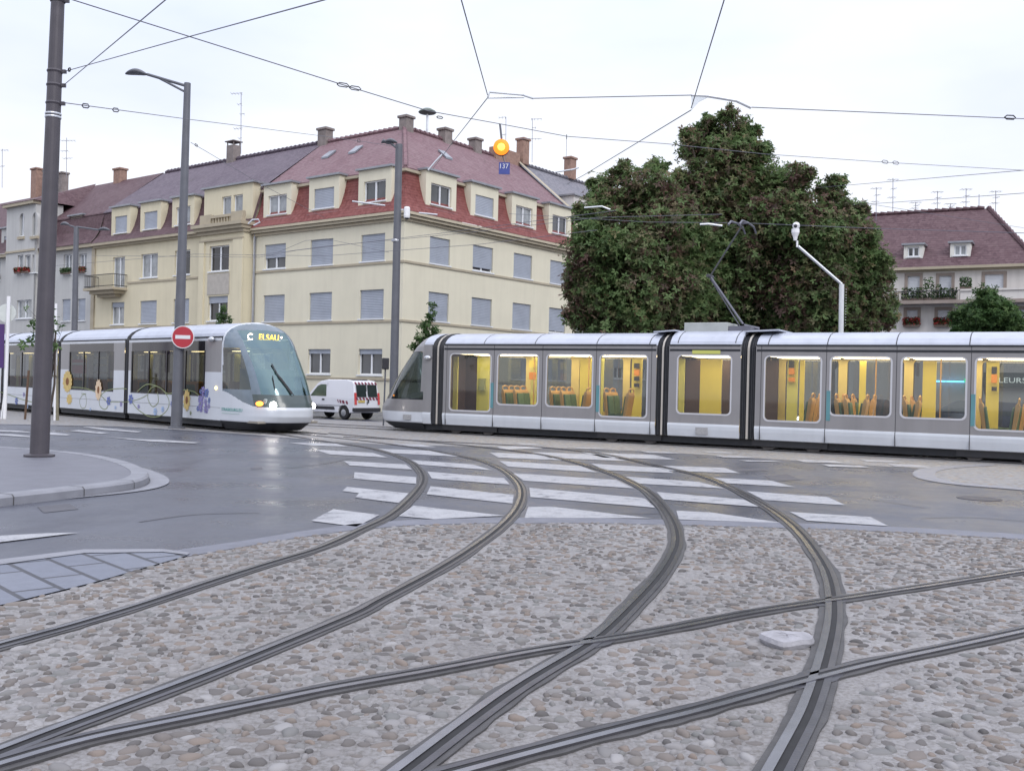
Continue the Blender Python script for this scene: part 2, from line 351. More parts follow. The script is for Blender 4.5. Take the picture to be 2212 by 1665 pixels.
# raised traffic island at the left
KH=.13
isl=G([(-700,940),(-200,955),(0,964),(85,969),(190,979),(260,992),(305,1007),(322,1020),(312,1031),(270,1041),(160,1054),(0,1071),(-200,1093),(-700,1150)],KH)
isl=smooth_poly(isl)
inn=offset(isl,.26)
mb=MB(); mb.slab(inn,0.0,KH-.006); structure(mb.build('island_pavement',SIDEW))
mb=MB(); chf=offset(isl,.03)
rows=[[(*p,0) for p in isl],[(*p,KH-.03) for p in isl],[(*p,KH) for p in chf],[(*p,KH) for p in inn],[(*p,0) for p in inn]]
mb.strip(rows)
acc=0
for i in range(1,len(isl)-1):
    acc+=math.hypot(isl[i][0]-isl[i-1][0],isl[i][1]-isl[i-1][1])
    if acc>.95:
        acc=0; t_=np.array(isl[i+1])-np.array(isl[i-1]); t_=t_/np.linalg.norm(t_)*.007
        a_,b_,c_=np.array(offset(isl,-.004)[i]),np.array(chf[i]),np.array(inn[i])
        for (p_,z_),(q_,w_) in (((a_,0),(a_,KH-.028)),((a_,KH-.028),(b_,KH+.004)),((b_,KH+.004),(c_,KH+.004))):
            mb.add([(*(p_-t_),z_),(*(p_+t_),z_),(*(q_+t_),w_),(*(q_-t_),w_)],[(0,1,2,3)],1)
structure(mb.build('kerb',[KERB,FILL]))
ch0=offset(isl,-.02)[20:62]; ch1=offset(isl,-.30)[20:62]
mb=MB(); n=len(ch0)
for k in range(n-1):
    f0=math.sin(math.pi*k/(n-1))**.7; f1=math.sin(math.pi*(k+1)/(n-1))**.7
    L=lambda a,b,f:(a[0]+(b[0]-a[0])*f,a[1]+(b[1]-a[1])*f,.012)
    mb.add([L(ch0[k],ch1[k],0),L(ch0[k+1],ch1[k+1],0),L(ch0[k+1],ch1[k+1],f1),L(ch0[k],ch1[k],f0)],[(0,1,2,3)])
structure(mb.build('kerb_strip',KERB))
# painted markings
c1=lambda x,y:(x*.2809+543.7,y*.2809+916.5)
c2=lambda x,y:(1087.4+x*.50845,932+y*.50845)
c8=lambda x,y:(x*.2458,916.5+y*.2458)
Z1=[((630,655),(985,700),(805,790),(455,745)),((735,483),(1212,533),(1130,607),(795,565),(825,532),(695,515)),((790,370),(1265,408),(1265,460),(785,420)),((705,283),(1185,310),(1235,350),(755,318)),((480,195),(930,220),(1050,257),(600,233)),((275,142),(640,148),(745,172),(470,165)),
((1245,627),(1945,705),(1400,732),(1130,708)),((1375,478),(2015,545),(2005,612),(1345,540)),((1350,365),(1940,415),(1985,465),(1385,420)),((1210,275),(1700,310),(1850,355),(1290,312)),((895,187),(1420,205),(1590,250),(1060,222)),((1020,150),(1300,156),(1420,178),(1150,170))]
Z2=[((105,322),(200,320),(630,370),(90,368)),((110,240),(600,285),(645,325),(115,280)),((40,178),(480,207),(555,243),(85,210)),((-20,125),(330,148),(400,175),(20,150)),((-60,90),(150,98),(250,123),(-20,112)),
((735,338),(880,345),(1190,390),(745,375)),((650,258),(1020,290),(1090,322),(680,290)),((510,192),(830,215),(940,243),(560,222)),((370,137),(660,155),(730,178),(430,165)),((120,88),(400,98),(530,127),(200,113)),
((1215,343),(1560,365),(1635,403),(1290,380)),((1035,255),(1380,280),(1455,315),(1105,292)),((850,195),(1140,210),(1240,238),(900,218)),((640,145),(940,155),(1005,178),(700,168)),((330,88),(640,100),(730,120),(430,112)),
((-30,66),(120,62),(170,72),(0,78))]
mb=MB()
for q in Z1: mb.sheet(G([c1(*p) for p in q]),.008)
for q in Z2: mb.sheet(G([c2(*p) for p in q]),.008)
structure(mb.build('road_markings',PAINT))
D2=[(45,50,180,60),(280,68,450,76),(580,85,750,95),(840,85,1000,95),(900,104,1080,115),(1000,123,1190,131),(1240,121,1450,136),(1350,141,1560,155),(1510,120,1700,134),(1630,138,1820,156)]
mb=MB()
for x0,y0,x1,y1 in D2:
    h=(y1-y0); mb.sheet(G([c2(x0,y0),c2(x1-45,y0+h*.35),c2(x1,y1),c2(x0+35,y1-h*.3)]),.012)
structure(mb.build('road_markings',PAINT))
L8=[((-60,52),(150,58),(262,70),(262,76),(0,66)),((-60,84),(120,90),(262,106),(262,116),(0,100)),((430,74),(470,74),(625,93),(590,101),(430,95)),((610,60),(690,52),(960,78),(890,86)),((720,25),(790,24),(1250,66),(1210,74),(900,50)),((920,112),(1260,136),(1420,139),(1760,163),(1700,170),(1300,152))]
mb=MB()
for q in L8: mb.sheet(G([c8(*p) for p in q]),.012)
mb.sheet(G([(-300,1195),(0,1159),(90,1154),(172,1152),(0,1173),(-300,1218)]),.012)
structure(mb.build('road_markings',PAINT))
# manhole cover in the road at the right
mx,my=gnd(2115,1077)
o=MB().lathe([(.33,0),(.33,.008),(0.001,.008)],(mx,my,0),28).build('manhole_cover',M('cast_iron',(.085,.08,.09),.5,.6,.2,9,.6,40)); tag(o,'dark round manhole cover in the asphalt','manhole cover')
# pale stone slab and dark pit lying between the rails
mb=MB(); cx_,cy_=gnd(1700,1392); n=22; rows=[]
for (k,z) in ((.92,.0),(1.0,.03),(.93,.058),(.6,.066),(.02,.064)):
    rows.append([(cx_+k*(.17+.02*math.sin(3*t)+.012*math.cos(5*t+1))*math.cos(t),cy_+k*(.17+.03*math.sin(2*t+.5))*math.sin(t)*.95,z+.006*math.sin(4*t)) for t in [2*math.pi*i/n for i in range(n)]])
mb.strip(rows,close=True); tag(mb.build('stone',M('pale_stone',(.33,.325,.35),.7,0,.25,9,.9,25)),'pale flat broken stone lying beside the curved rail','stone')
# repair seams and patches in the asphalt
TAR=M('tar_seam',(.035,.035,.042),.35,0,.3,6); PATCH=M('asphalt_patch',(.075,.074,.088),.5,0,.2,3,.4,90); mb=MB()
for pts_ in ([(300,1128),(420,1112),(560,1108)],[(1700,1062),(1850,1075),(2000,1098)],[(620,1012),(700,1002),(760,990)],[(1990,1120),(2100,1118),(2230,1128)],[(1250,1109),(1400,1110),(1430,1111)]):
    P_=smooth_poly(G(pts_),8); A_=offset(P_,.012); B_=offset(P_,-.012)
    mb.strip([[(*q,.006) for q in A_],[(*q,.006) for q in B_]])
structure(mb.build('road_strip',TAR)); mb=MB()
for q in ([(80,1095),(150,1088),(170,1100),(95,1108)],[(1650,1028),(1700,1024),(1730,1036),(1672,1041)],[(540,1010),(565,1009),(568,1014),(543,1015)],[(1560,1012),(1640,1012),(1660,1018),(1575,1019)]): mb.sheet(G(q),.005)
structure(mb.build('road_surface',PATCH))
# ================================================================ tram tracks
def catmull(P,n=10): return smooth_poly(P,n)
def extrap(P,d0=0,d1=0):
    P=list(P)
    if d0: v=np.array(P[0])-np.array(P[1]); v/=np.linalg.norm(v); P=[tuple(np.array(P[0])+v*d0)]+P
    if d1: v=np.array(P[-1])-np.array(P[-2]); v/=np.linalg.norm(v); P=P+[tuple(np.array(P[-1])+v*d1)]
    return P
def rail(P,parent,lift=0,filler=True,wide=1.0):
    def off(d): return offset(P,d)
    def band(a,b,z,m,name,par):
        mb=MB(); A=off(a);B=off(b)
        if name=='joint_filler':
            J=lambda Q,P_:[(q[0]+(q[0]-c[0])*k,q[1]+(q[1]-c[1])*k) for q,c,k in zip(Q,P_,rng.random(len(Q))*.45-.25)]
            A=J(A,P); B=J(B,P); A=relax(A,2); B=relax(B,2)
        rows=[[(*p,.0) for p in A],[(*p,z) for p in A],[(*p,z) for p in B],[(*p,.0) for p in B]]
        mb.strip(rows); return mb.build(name,m,par)
    r=band(-.058*wide,-.026,.017+lift,STEEL,'rail',parent)          # guard lip side
    if filler: band(-.058*wide-.03*wide,.052*wide+.038*wide,.0125+lift*.5,FILL,'joint_filler',r)
    band(-.026,.012,.0145+lift,GROOVE,'groove',r)
    band(.012,.052*wide,.021+lift,RAILHEAD,'rail_head',r)
r1=G([(640,944),(700,953),(740,959),(796,967),(844,980),(888,998),(908,1018),(915,1042),(888,1077),(844,1117),(787,1143),(699,1185),(600,1214),(450,1262),(300,1312),(150,1357),(0,1398)])
r2=G([(735,947),(800,954),(866,963),(910,969),(981,983),(1051,998),(1095,1020),(1122,1046),(1128,1073),(1113,1108),(1073,1148),(1007,1196),(919,1249),(809,1306),(777,1326),(600,1400),(412,1476),(150,1573),(0,1631)])
r3=G([(900,953),(980,960),(1069,969),(1139,978),(1205,989),(1285,1011),(1337,1029),(1403,1064),(1447,1117),(1463,1161),(1456,1196),(1425,1249),(1359,1319),(1285,1390),(1139,1474),(1007,1570),(884,1665)])
r4=G([(1020,958),(1100,962),(1189,968),(1265,976),(1340,988),(1423,1008),(1523,1029),(1589,1059),(1655,1095),(1721,1143),(1774,1214),(1794,1262),(1801,1315),(1796,1372),(1774,1460),(1744,1548),(1682,1665)])
ra=G([(0,1656),(187,1600),(525,1532),(699,1493),(919,1456),(1139,1412),(1285,1390),(1455,1361),(1611,1328),(1796,1300),(2010,1268),(2212,1236)])
rb=G([(1007,1668),(1139,1632),(1360,1574),(1476,1547),(1611,1509),(1766,1467),(1876,1438),(2040,1404),(2212,1366)])
def fin(P,d0,d1,it=14): return relax(catmull(extrap(P,d0,d1),8),it)
t=thing('tram_track','curved tram track sweeping over the zebra crossing toward the white flower tram','tram track',(0,0,0),0,'tram tracks in the street')
rail(fin(r1,3,5),t); rail(fin(r2,3,4),t)
t=thing('tram_track','curved tram track whose rails are crossed by the straight branching track','tram track',(0,0,0),0,'tram tracks in the street')
rail(fin(r3,4,4),t,.004,True,1.12); rail(fin(r4,4,4),t,.004,True,1.12)
# crossing plates where rails meet
mb=MB()
for (x,y,px) in ((1285,1390,40),(1799,1300,34),(1766,1467,48)):
    g=gnd(x,y); L=px/F*gnd(x,y)[1]*1.9
    dA=np.array(gnd(x+60,y-10))-np.array(g); dA/=np.linalg.norm(dA)
    dB=np.array(gnd(x-(30 if x<1500 else 12),y+40))-np.array(g); dB/=np.linalg.norm(dB)
    c=np.array(g); q=[c+dA*L+dB*.0,c+dA*.16+dB*.16,c+dB*L,c-dA*.16+dB*.16,c-dA*L,c-dA*.16-dB*.16,c-dB*L,c+dA*.16-dB*.16]
    mb.slab([tuple(v) for v in q],0,.0178)
mb.build('crossing_plate',STEEL,t)
t=thing('tram_track','straight tram track branching off across the curved rails beside the pale stone','tram track',(0,0,0),0,'tram tracks in the street')
rail(fin(ra,3,5,24),t,.008); rail(fin(rb,4,5,24),t,.008)
# ================================================================ loose pebbles set in the near bed
railpts=np.array([p for P in (fin(r1,3,5),fin(r2,3,4),fin(r3,4,4),fin(r4,4,4),fin(ra,3,5,6),fin(rb,4,5,6)) for p in P])
poly=np.array(nb+[nb[0]])
def inside(x,y):
    c=False
    for (x0,y0),(x1,y1) in zip(poly[:-1],poly[1:]):
        if (y0>y)!=(y1>y) and x<(x1-x0)*(y-y0)/(y1-y0)+x0: c=not c
    return c
pts=[];cell={}
for _ in range(84000):
    d=3.4+11.2*rng.random()**.75; x=(rng.random()-.5)*1.36*d; y=d
    if not inside(x,y): continue
    r=.5*(.038+.058*rng.random()**1.2); key=(int(x/.11),int(y/.11)); ok=True
    for i in (-1,0,1):
        for j in (-1,0,1):
            for (a,b,c) in cell.get((key[0]+i,key[1]+j),()):
                if (a-x)**2+(b-y)**2<(.93*(r+c))**2: ok=False;break
            if not ok: break
        if not ok: break
    if not ok: continue
    if np.min((railpts[:,0]-x)**2+(railpts[:,1]-y)**2)<(.15)**2: continue
    if math.sin(x*2.3+1.1*math.sin(y*1.7))*math.sin(y*1.9+1.3*math.sin(x*1.3))>.72+.3*rng.random(): continue
    if rng.random()<.05: continue
    if (x-cx_)**2+(y-cy_)**2<.05: continue
    cell.setdefault(key,[]).append((x,y,r)); pts.append((x,y,r))
mb=MB()
rings=((1.0,-.004),(.93,.35),(.72,.72),(.4,.93))
for x,y,r in pts:
    n=9; a0=rng.random()*6.28; e=1+.55*rng.random(); h=(.007+.016*rng.random()); sink=-.006*rng.random(); rot=rng.random()*3.14; cr,sr=math.cos(rot),math.sin(rot); tl=(rng.random(2)-.5)*.5
    vsl=[]
    wob=1+.16*rng.standard_normal(n)
    for k,zz in rings:
        for j in range(n):
            t_=a0+6.2832*j/n; u=r*e*k*math.cos(t_)*wob[j]; v=r/e**.5*k*math.sin(t_)*wob[j]
            vsl.append((x+u*cr-v*sr,y+u*sr+v*cr,.004+sink+zz*h+ (u*tl[0]+v*tl[1])*.25*(1-k*.6)))
    vsl.append((x,y,.004+sink+h))
    f=[(i*n+j,i*n+(j+1)%n,(i+1)*n+(j+1)%n,(i+1)*n+j) for i in range(3) for j in range(n)]+[(3*n+j,3*n+(j+1)%n,4*n) for j in range(n)]
    mb.add(vsl,f)
PEB=ISLAND('pebble_stone',[(0,(.095,.09,.09)),(.2,(.145,.132,.126)),(.38,(.185,.16,.145)),(.52,(.205,.168,.145)),(.64,(.16,.16,.158)),(.82,(.21,.20,.20)),(.97,(.25,.242,.245)),(1,(.30,.292,.295))],.55)
o=mb.build('pebbles',PEB,smooth=True,recalc=False); o['kind']='stuff'
print('pebbles',len(pts))
# ================================================================ buildings
CREAM=M('cream_render',(.70,.66,.525),.85,0,.05,.6,.15,30,.3,0,.06); CREAM2=M('warm_cream_render',(.67,.61,.45),.85,0,.06,.6,.15,30,.3,0,.07)
TRIM=M('stone_trim',(.42,.37,.28),.8,0,.1,2,.1,40,.3); GREYR=M('grey_white_render',(.50,.50,.49),.85,0,.06,.6,.1,30,.3,0,.12); WHITER=M('white_render',(.66,.63,.60),.85,0,.06,.5,.1,30,.3,0,.15)
BROWNT=M('brown_stone_trim',(.30,.25,.22),.8,0,.12,3); PANELG=M('grey_stone_panel',(.43,.40,.36),.8,0,.12,4,.2,50)
SHUT=SLATS('roller_shutter',(.33,.36,.42)); SHUTW=SLATS('white_roller_shutter',(.62,.64,.68))
WINW=M('white_window_frame',(.74,.76,.79),.4,0,.03); PANE=M('window_pane',(.055,.06,.07),.06,0,.5,.8,0,60,.8); PANEC=M('curtained_pane',(.26,.28,.30),.12,0,.35,3,0,60,.8); PANED=M('dark_pane',(.02,.02,.025),.08,0,.3,1,0,60,.6)
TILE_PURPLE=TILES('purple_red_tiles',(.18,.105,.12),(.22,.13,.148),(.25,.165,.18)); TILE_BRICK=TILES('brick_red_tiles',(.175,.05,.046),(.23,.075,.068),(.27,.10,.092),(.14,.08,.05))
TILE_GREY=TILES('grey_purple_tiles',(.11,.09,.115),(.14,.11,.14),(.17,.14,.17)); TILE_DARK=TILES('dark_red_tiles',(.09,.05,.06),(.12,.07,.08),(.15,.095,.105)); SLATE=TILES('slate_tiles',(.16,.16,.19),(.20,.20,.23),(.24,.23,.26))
CHIM=M('chimney_render',(.22,.19,.18),.85,0,.3,3,.3,30); BRICKC=M('chimney_brick',(.30,.19,.15),.85,0,.25,5,.3,40); ZINC=M('zinc',(.30,.31,.34),.45,.5,.15,3); IRON=M('wrought_iron',(.05,.05,.055),.5,.4,.1)
LEAFS=ISLAND('geranium',[(0,(.03,.06,.02)),(.5,(.05,.08,.03)),(.52,(.30,.03,.03)),(1,(.38,.06,.06))],.7); POTG=ISLAND('potted_leaf',[(0,(.03,.06,.025)),(1,(.08,.13,.05))],.7)
K=(-5.82,52.0); dL=(-.793,.609); dR=(.609,.793); RZ=math.atan2(.793,.609)
def KW(x,y): return (K[0]+dR[0]*x+dL[0]*y,K[1]+dR[1]*x+dL[1]*y)
def pxL(x,y,off=0): P=KW(off,0); return pl(x,y,P,dL)          # pixel on plane x=off -> (s,z)
def pxR(x,y,off=0): P=KW(0,off); return pl(x,y,P,dR)
def FL(off=0,y0=0): return lambda a,z,w: (off+w,a-y0,z)
def FR(off=0,x0=0,y0=0): return lambda a,z,w: (a-x0,off+w-y0,z)
def fbox(mb,fn,a0,a1,z0,z1,w0,w1,m=0): mb.box(a0,a1,z0,z1,w0,w1,m,lambda a,z,w: fn(a,z,w)); return mb
def window(par,fn,a0,a1,z0,z1,shut=0,pane=None,t=.16,mull=1,sill=True,shm=None,rail=False,surround=None):
    """frame (part) > pane, shutter, sill (sub-parts); when par is itself a part everything sits one level below it"""
    mb=MB(); f=.07; w0,w1=t-.05,t
    fbox(mb,fn,a0,a1,z0,z0+f,w0,w1); fbox(mb,fn,a0,a1,z1-f,z1,w0,w1); fbox(mb,fn,a0,a0+f,z0+f,z1-f,w0,w1); fbox(mb,fn,a1-f,a1,z0+f,z1-f,w0,w1)
    for k in range(mull):
        c=a0+(a1-a0)*(k+1)/(mull+1); fbox(mb,fn,c-.05,c+.05,z0+f,z1-f,w0-.01,w1)
    if rail: fbox(mb,fn,a0+f,a1-f,z0+.55,z0+.61,w0,w1)
    o=mb.build('window',WINW,par); sub=o if par.parent is None else par
    MB().add([fn(a0,z0,t+.004),fn(a1,z0,t+.004),fn(a1,z1,t+.004),fn(a0,z1,t+.004)],[(0,1,2,3)]).build('pane',pane or random.choice([PANE,PANEC,PANE]),sub)
    if shut:
        zb=z1-(z1-z0)*shut; mb=MB(); fbox(mb,fn,a0+.01,a1-.01,zb+.03,z1,t-.10,t-.06); fbox(mb,fn,a0+.01,a1-.01,zb,zb+.05,t-.115,t-.055); mb.build('shutter',shm or SHUT,sub)
    if sill: fbox(MB(),fn,a0-.08,a1+.08,z0-.07,z0-.003,-.08,t).build('sill',WINW if sill==2 else TRIM,sub)
    if surround:
        mb=MB(); s=.18
        fbox(mb,fn,a0-s,a0-.003,z0,z1+s,-.03,.02); fbox(mb,fn,a1+.003,a1+s,z0,z1+s,-.03,.02); fbox(mb,fn,a0-.003,a1+.003,z1+.003,z1+s,-.03,.02); mb.build('surround',surround,sub)
    return o
def dormer(par,fn,a0,a1,z0,z1,wmat,win=None,depth=1.5,shut=0,front=.03,lid=.12,pane=None,mull=1,wz=None,wm=.42):
    wins=win or [(a0+wm,a1-wm)]; zz=wz or (z0+.28,z1-.62)
    mb=MB(); g=lambda a,z,w: fn(a,z,w+front)
    mb.panel(rect(a0,a1,z0,z1),[rect(b0,b1,*zz) for b0,b1 in wins],g,.16)
    for a in (a0,a1): mb.add([fn(a,z0,front),fn(a,z1,front),fn(a,z1,depth),fn(a,z0,depth)],[(0,1,2,3)])
    o=mb.build('dormer',wmat,par)
    mb=MB(); fbox(mb,fn,a0-lid,a1+lid,z1+.002,z1+.11,front-.16,depth+.3); mb.build('dormer_roof',ZINC,o)
    fbox(MB(),fn,a0-.06,a1+.06,z0-.10,z0-.003,front-.1,front+.25).build('dormer_apron',ZINC,o)
    for b0,b1 in wins: window(o,g,b0,b1,zz[0],zz[1],shut,pane,.16,mull,2)
    return o
def chimney(par,x,y,z0,z1,wx,wy,mat,cap=0,y0=0,x0=0):
    mb=MB(); x-=x0;y-=y0; mb.box(x-wx/2,x+wx/2,y-wy/2,y+wy/2,z0,z1)
    if cap==0: mb.box(x-wx/2-.08,x+wx/2+.08,y-wy/2-.08,y+wy/2+.08,z1+.001,z1+.16)
    else:
        for q in (-1,1):
            for p in (-1,1): mb.box(x+q*wx*.42-.04,x+q*wx*.42+.04,y+p*wy*.42-.04,y+p*wy*.42+.04,z1,z1+.22)
        mb.box(x-wx/2-.1,x+wx/2+.1,y-wy/2-.1,y+wy/2+.1,z1+.22,z1+.3)
    return mb.build('chimney',mat,par,bevel=.03)
def ridge_tiles(par,p0,p1,mat,step=.42):
    p0=Vector(p0);p1=Vector(p1); n=int((p1-p0).length/step); d=(p1-p0).normalized(); mb=MB()
    for i in range(n):
        a=p0+d*(i*step); b=a+d*(step*.96); mb.tube([a+Vector((0,0,.03)),b+Vector((0,0,.0))],[.17,.12],6)
    return mb.build('ridge_tiles',mat,par)
PROF=[(-.42,10.52),(-.30,10.66),(-.08,10.95),(.18,11.4),(.38,11.95),(.52,12.5),(.62,12.98)]
# ---------------------------------------------------------------- the cream corner block
B=thing('apartment_building','cream corner apartment block with brick-red mansard and rows of closed grey roller shutters','building',(K[0],K[1],0),RZ)
LW=[(1.4,3.2),(5.43,7.3),(9.45,11.35)]; RW=[(2.0,3.65),(5.62,7.45),(9.43,11.28),(13.2,15.05)]
ZF=[(1.95,3.34),(4.97,6.52),(8.06,9.5)]
hl=[rect(a,b,c,d) for a,b in LW for c,d in ZF]; hr=[rect(a,b,c,d) for a,b in RW for c,d in ZF]
mb=MB(); mb.panel(rect(0,12.33,0,10.45),hl,FL(),.2); mb.panel(rect(0,16.25,0,10.45),hr,FR(),.2); mb.add([(0,12.33,0),(10,12.33,0),(10,12.33,10.4),(0,12.33,10.4)],[(0,1,2,3)]); mb.build('wall',CREAM,B)
mb=MB()
def Lslab(mb,e,z0,z1,yl=12.33,xr=16.25): mb.slab([(-e,-e),(xr,-e),(xr,.02),(.02,.02),(.02,yl),(-e,yl)],z0,z1)
for z in (1.66,4.76,7.86): Lslab(mb,.06,z,z+.12)
mb.build('string_course',TRIM,B)
mb=MB(); Lslab(mb,.12,10.05,10.2); Lslab(mb,.3,10.2,10.36); Lslab(mb,.42,10.36,10.5); mb.build('cornice',M('cornice_stone',(.50,.44,.33),.8,0,.1,2),B)
SHL={(0,0):.2,(1,0):.18,(2,0):.3,(2,2):.55}; SHR={(1,2):.86,(3,1):.93}
for i,(a,b) in enumerate(LW):
    for j,(c,d) in enumerate(ZF): window(B,FL(),a,b,c,d,SHL.get((i,j),.985),PANE,.18,1,2)
for i,(a,b) in enumerate(RW):
    for j,(c,d) in enumerate(ZF): window(B,FR(),a,b,c,d,SHR.get((i,j),.985),PANE,.18,1,2)
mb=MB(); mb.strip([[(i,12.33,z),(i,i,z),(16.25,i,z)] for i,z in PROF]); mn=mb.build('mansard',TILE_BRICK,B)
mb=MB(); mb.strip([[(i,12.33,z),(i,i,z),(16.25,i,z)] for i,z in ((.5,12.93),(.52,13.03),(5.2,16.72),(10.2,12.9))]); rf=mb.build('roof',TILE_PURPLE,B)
mb=MB(); Lslab(mb,-.46,12.86,12.92); 
mb=MB(); mb.strip([[(i,12.33,z),(i,i,z),(16.25,i,z)] for i,z in ((.66,12.74),(.40,12.78),(.40,12.92),(.6,12.95))]); mb.build('roof_ledge',TRIM,B)
ridge_tiles(rf,(5.2,12.33,16.75),(5.2,5.2,16.75),TILE_PURPLE); ridge_tiles(rf,(5.2,5.2,16.75),(16.25,5.2,16.75),TILE_PURPLE); ridge_tiles(rf,(5.2,5.2,16.70),(.55,.55,13.0),TILE_PURPLE,.5)
for a,sh,pn in ((2.3,0,PANE),(6.32,.98,PANE),(10.35,0,PANEC)): dormer(B,FL(),a-1.25,a+1.25,10.98,13.0,CREAM,None,1.6,sh,pane=pn)
for a,sh,pn in ((2.85,0,PANE),(6.6,.98,PANE),(10.4,0,PANEC),(14.2,0,PANE)): dormer(B,FR(),a-1.25,a+1.25,10.98,13.0,CREAM,None,1.6,sh,pane=pn)
def chimL(par,x,yt,yb,wpx,mat,cap=0,ridge=5.2,y0=0):
    s,z=pxL(x,yt,ridge); s2,z2=pxL(x,yb,ridge); Y=KW(ridge,s)[1]; w=wpx*Y/F
    return chimney(par,ridge,s,z2-.7,z,.62,w*.95,mat,cap,y0)
def chimR(par,x,yt,yb,wpx,mat,cap=0,ridge=5.2,x0=0):
    s,z=pxR(x,yt,ridge); s2,z2=pxR(x,yb,ridge); Y=KW(s,ridge)[1]; w=wpx*Y/F
    return chimney(par,s,ridge,z2-.7,z,w*.9,.62,mat,cap,0,x0)
chimL(rf,703,283,302,28,CHIM); chimR(rf,878,257,280,26,CHIM); chimR(rf,962,284,305,26,CHIM); chimR(rf,1027,305,326,24,CHIM)
# brick fire wall and chimney at the far end of the right wing
s0,_=pxR(1064,330,5.2); mb=MB(); mb.box(s0,16.2,4.9,5.5,15.6,17.35); mb.build('fire_wall',BRICKC,rf)
mb=MB(); mb.add([(16.05,-.45,10.5),(16.45,-.45,10.5),(16.45,.62,13.25),(16.45,5.2,17.0),(16.45,10,13.2),(16.05,10,13.2),(16.05,5.2,17.0),(16.05,.62,13.25)],[(0,1,2,7),(7,2,3,6),(6,3,4,5)]); mb.slab([(16.06,-.4),(16.44,-.4),(16.44,.6),(16.06,.6)],10.4,10.5); mb.build('party_wall_coping',TRIM,B)
def skylight(par,px,py,left=True,ridge=5.2):
    # lie on the upper slope: solve by stepping along the slope
    for k in range(60):
        u=k/59; ins=.6+(ridge-.6)*u; z=13.1+(16.72-13.1)*u
        s,zz=(pxL if left else pxR)(px,py,ins)
        if zz<=z: break
    mb=MB(); sl=(16.72-13.1)/(ridge-.6); dx=.32
    q=lambda a,b,l:(ins+b,s+a,z+b*sl+l) if left else (s+a,ins+b,z+b*sl+l)
    mb.add([q(-.3,-dx,.03),q(.3,-dx,.03),q(.3,dx,.03),q(-.3,dx,.03),q(-.3,-dx,.14),q(.3,-dx,.14),q(.3,dx,.14),q(-.3,dx,.14)],[(4,5,6,7),(0,1,5,4),(1,2,6,5),(2,3,7,6),(3,0,4,7)])
    return mb.build('skylight',M('skylight_pane',(.24,.26,.30),.3,.2,.1,3),par)
skylight(rf,710,337); skylight(rf,768,327); skylight(rf,962,338,False)
# down pipe at the corner window of right wing
MB().tube([(-.08,12.2,.1),(-.08,12.2,10.3)],.06,8).build('down_pipe',ZINC,B)
# ---------------------------------------------------------------- cream block with projecting bay, to the left
y0=12.33; P=KW(0,y0)
B2=thing('apartment_building','warm cream apartment block with projecting bay, iron balcony and long grey tiled roof','building',(P[0],P[1],0),RZ)
W2=[(18.76,20.45),(22.35,24.3),(26.2,27.8)]; Z2_=[(1.95,3.4),(5.08,6.6),(8.14,9.72)]
holes=[rect(a,b,c,d) for a,b in W2 for c,d in Z2_ if not(a>26 and c>8)]+[rect(26.25,27.75,7.6,9.72)]
mb=MB(); mb.panel(rect(16.7,30,0,10.75),holes,FL(0,y0),.2); mb.build('wall',CREAM2,B2)
for (a,b) in W2:
    for (c,d) in Z2_:
        if a>26 and c>8: window(B2,FL(0,y0),26.25,27.75,7.6,9.72,0,PANEC,.18,1,0); continue
        sh={(22.35,5.08):.97,(18.76,5.08):.97,(18.76,8.14):0,(26.2,5.08):.22}.get((a,c),0 if c>8 else .25)
        window(B2,FL(0,y0),a,b,c,d,sh,PANED if (a,c)==(18.76,8.14) else PANEC,.18,1,2,surround=None)
mb=MB()
fbox(mb,FL(0,y0),16.7,25.8,7.82,7.94,-.06,.02); fbox(mb,FL(0,y0),16.7,30,4.8,4.92,-.06,.02); fbox(mb,FL(0,y0),16.7,30,1.7,1.82,-.06,.02); mb.build('string_course',TRIM,B2)
fbox(fbox(MB(),FL(0,y0),16.7,30,10.45,10.6,-.2,.02),FL(0,y0),16.7,30,10.6,10.78,-.4,.02).build('cornice',TRIM,B2)
# bay
bo=-.7; FB=FL(bo,y0); wins=[]
for (xa,ya,xb,yb) in ((453,533,494,584),(450,641,491,692)):
    a=pxL(xb,yb,bo); b=pxL(xa,ya,bo); wins.append((a[0],b[0],a[1],b[1]))
wins.append((wins[1][0],wins[1][1],1.95,3.4))
mb=MB(); mb.panel(rect(12.42,16.7,0,10.9),[rect(*w_) for w_ in wins],FB,.2)
mb.panel([(0,0),(.7,0),(.7,10.9),(0,10.9)],[],lambda u,v,w:(bo+u,12.42-y0,v),0); mb.panel([(0,0),(.7,0),(.7,10.9),(0,10.9)],[],lambda u,v,w:(bo+u,16.7-y0,v),0)
mb.build('bay',CREAM2,B2)
for k,w_ in enumerate(wins): window(B2,FB,*w_,(0,.28,.2)[k],(PANED,PANED,PANE)[k],.18,1,2)
mb=MB(); a,b=wins[0][0]-.1,wins[0][1]+.1
fbox(mb,FB,a,b,wins[1][3]+.1,wins[0][2]-.15,-.04,.02); fbox(mb,FB,a,b,wins[2][3]+.1,wins[1][2]-.15,-.04,.02); mb.build('bay_panel',PANELG,B2,split=True)
mb=MB()
for p0,p1 in ((12.42,a-.35),(b+.35,16.7)): fbox(mb,FB,p0,p1,.2,9.9,-.1,.02)
mb.build('pilaster',CREAM2,B2,split=True)
mb=MB(); fbox(mb,FB,12.3,16.85,10.3,10.5,-.15,.7); fbox(mb,FB,12.2,16.95,10.5,10.7,-.35,.7); fbox(mb,FB,12.1,17.05,10.7,10.9,-.5,.7); fbox(mb,FB,12.42,16.7,9.9,10.0,-.13,.02); mb.build('bay_cornice',TRIM,B2)
mb=MB(); fbox(mb,FB,12.5,13.6,10.9,11.55,-.1,.15); fbox(mb,FB,15.6,16.7,10.9,11.55,-.1,.15)
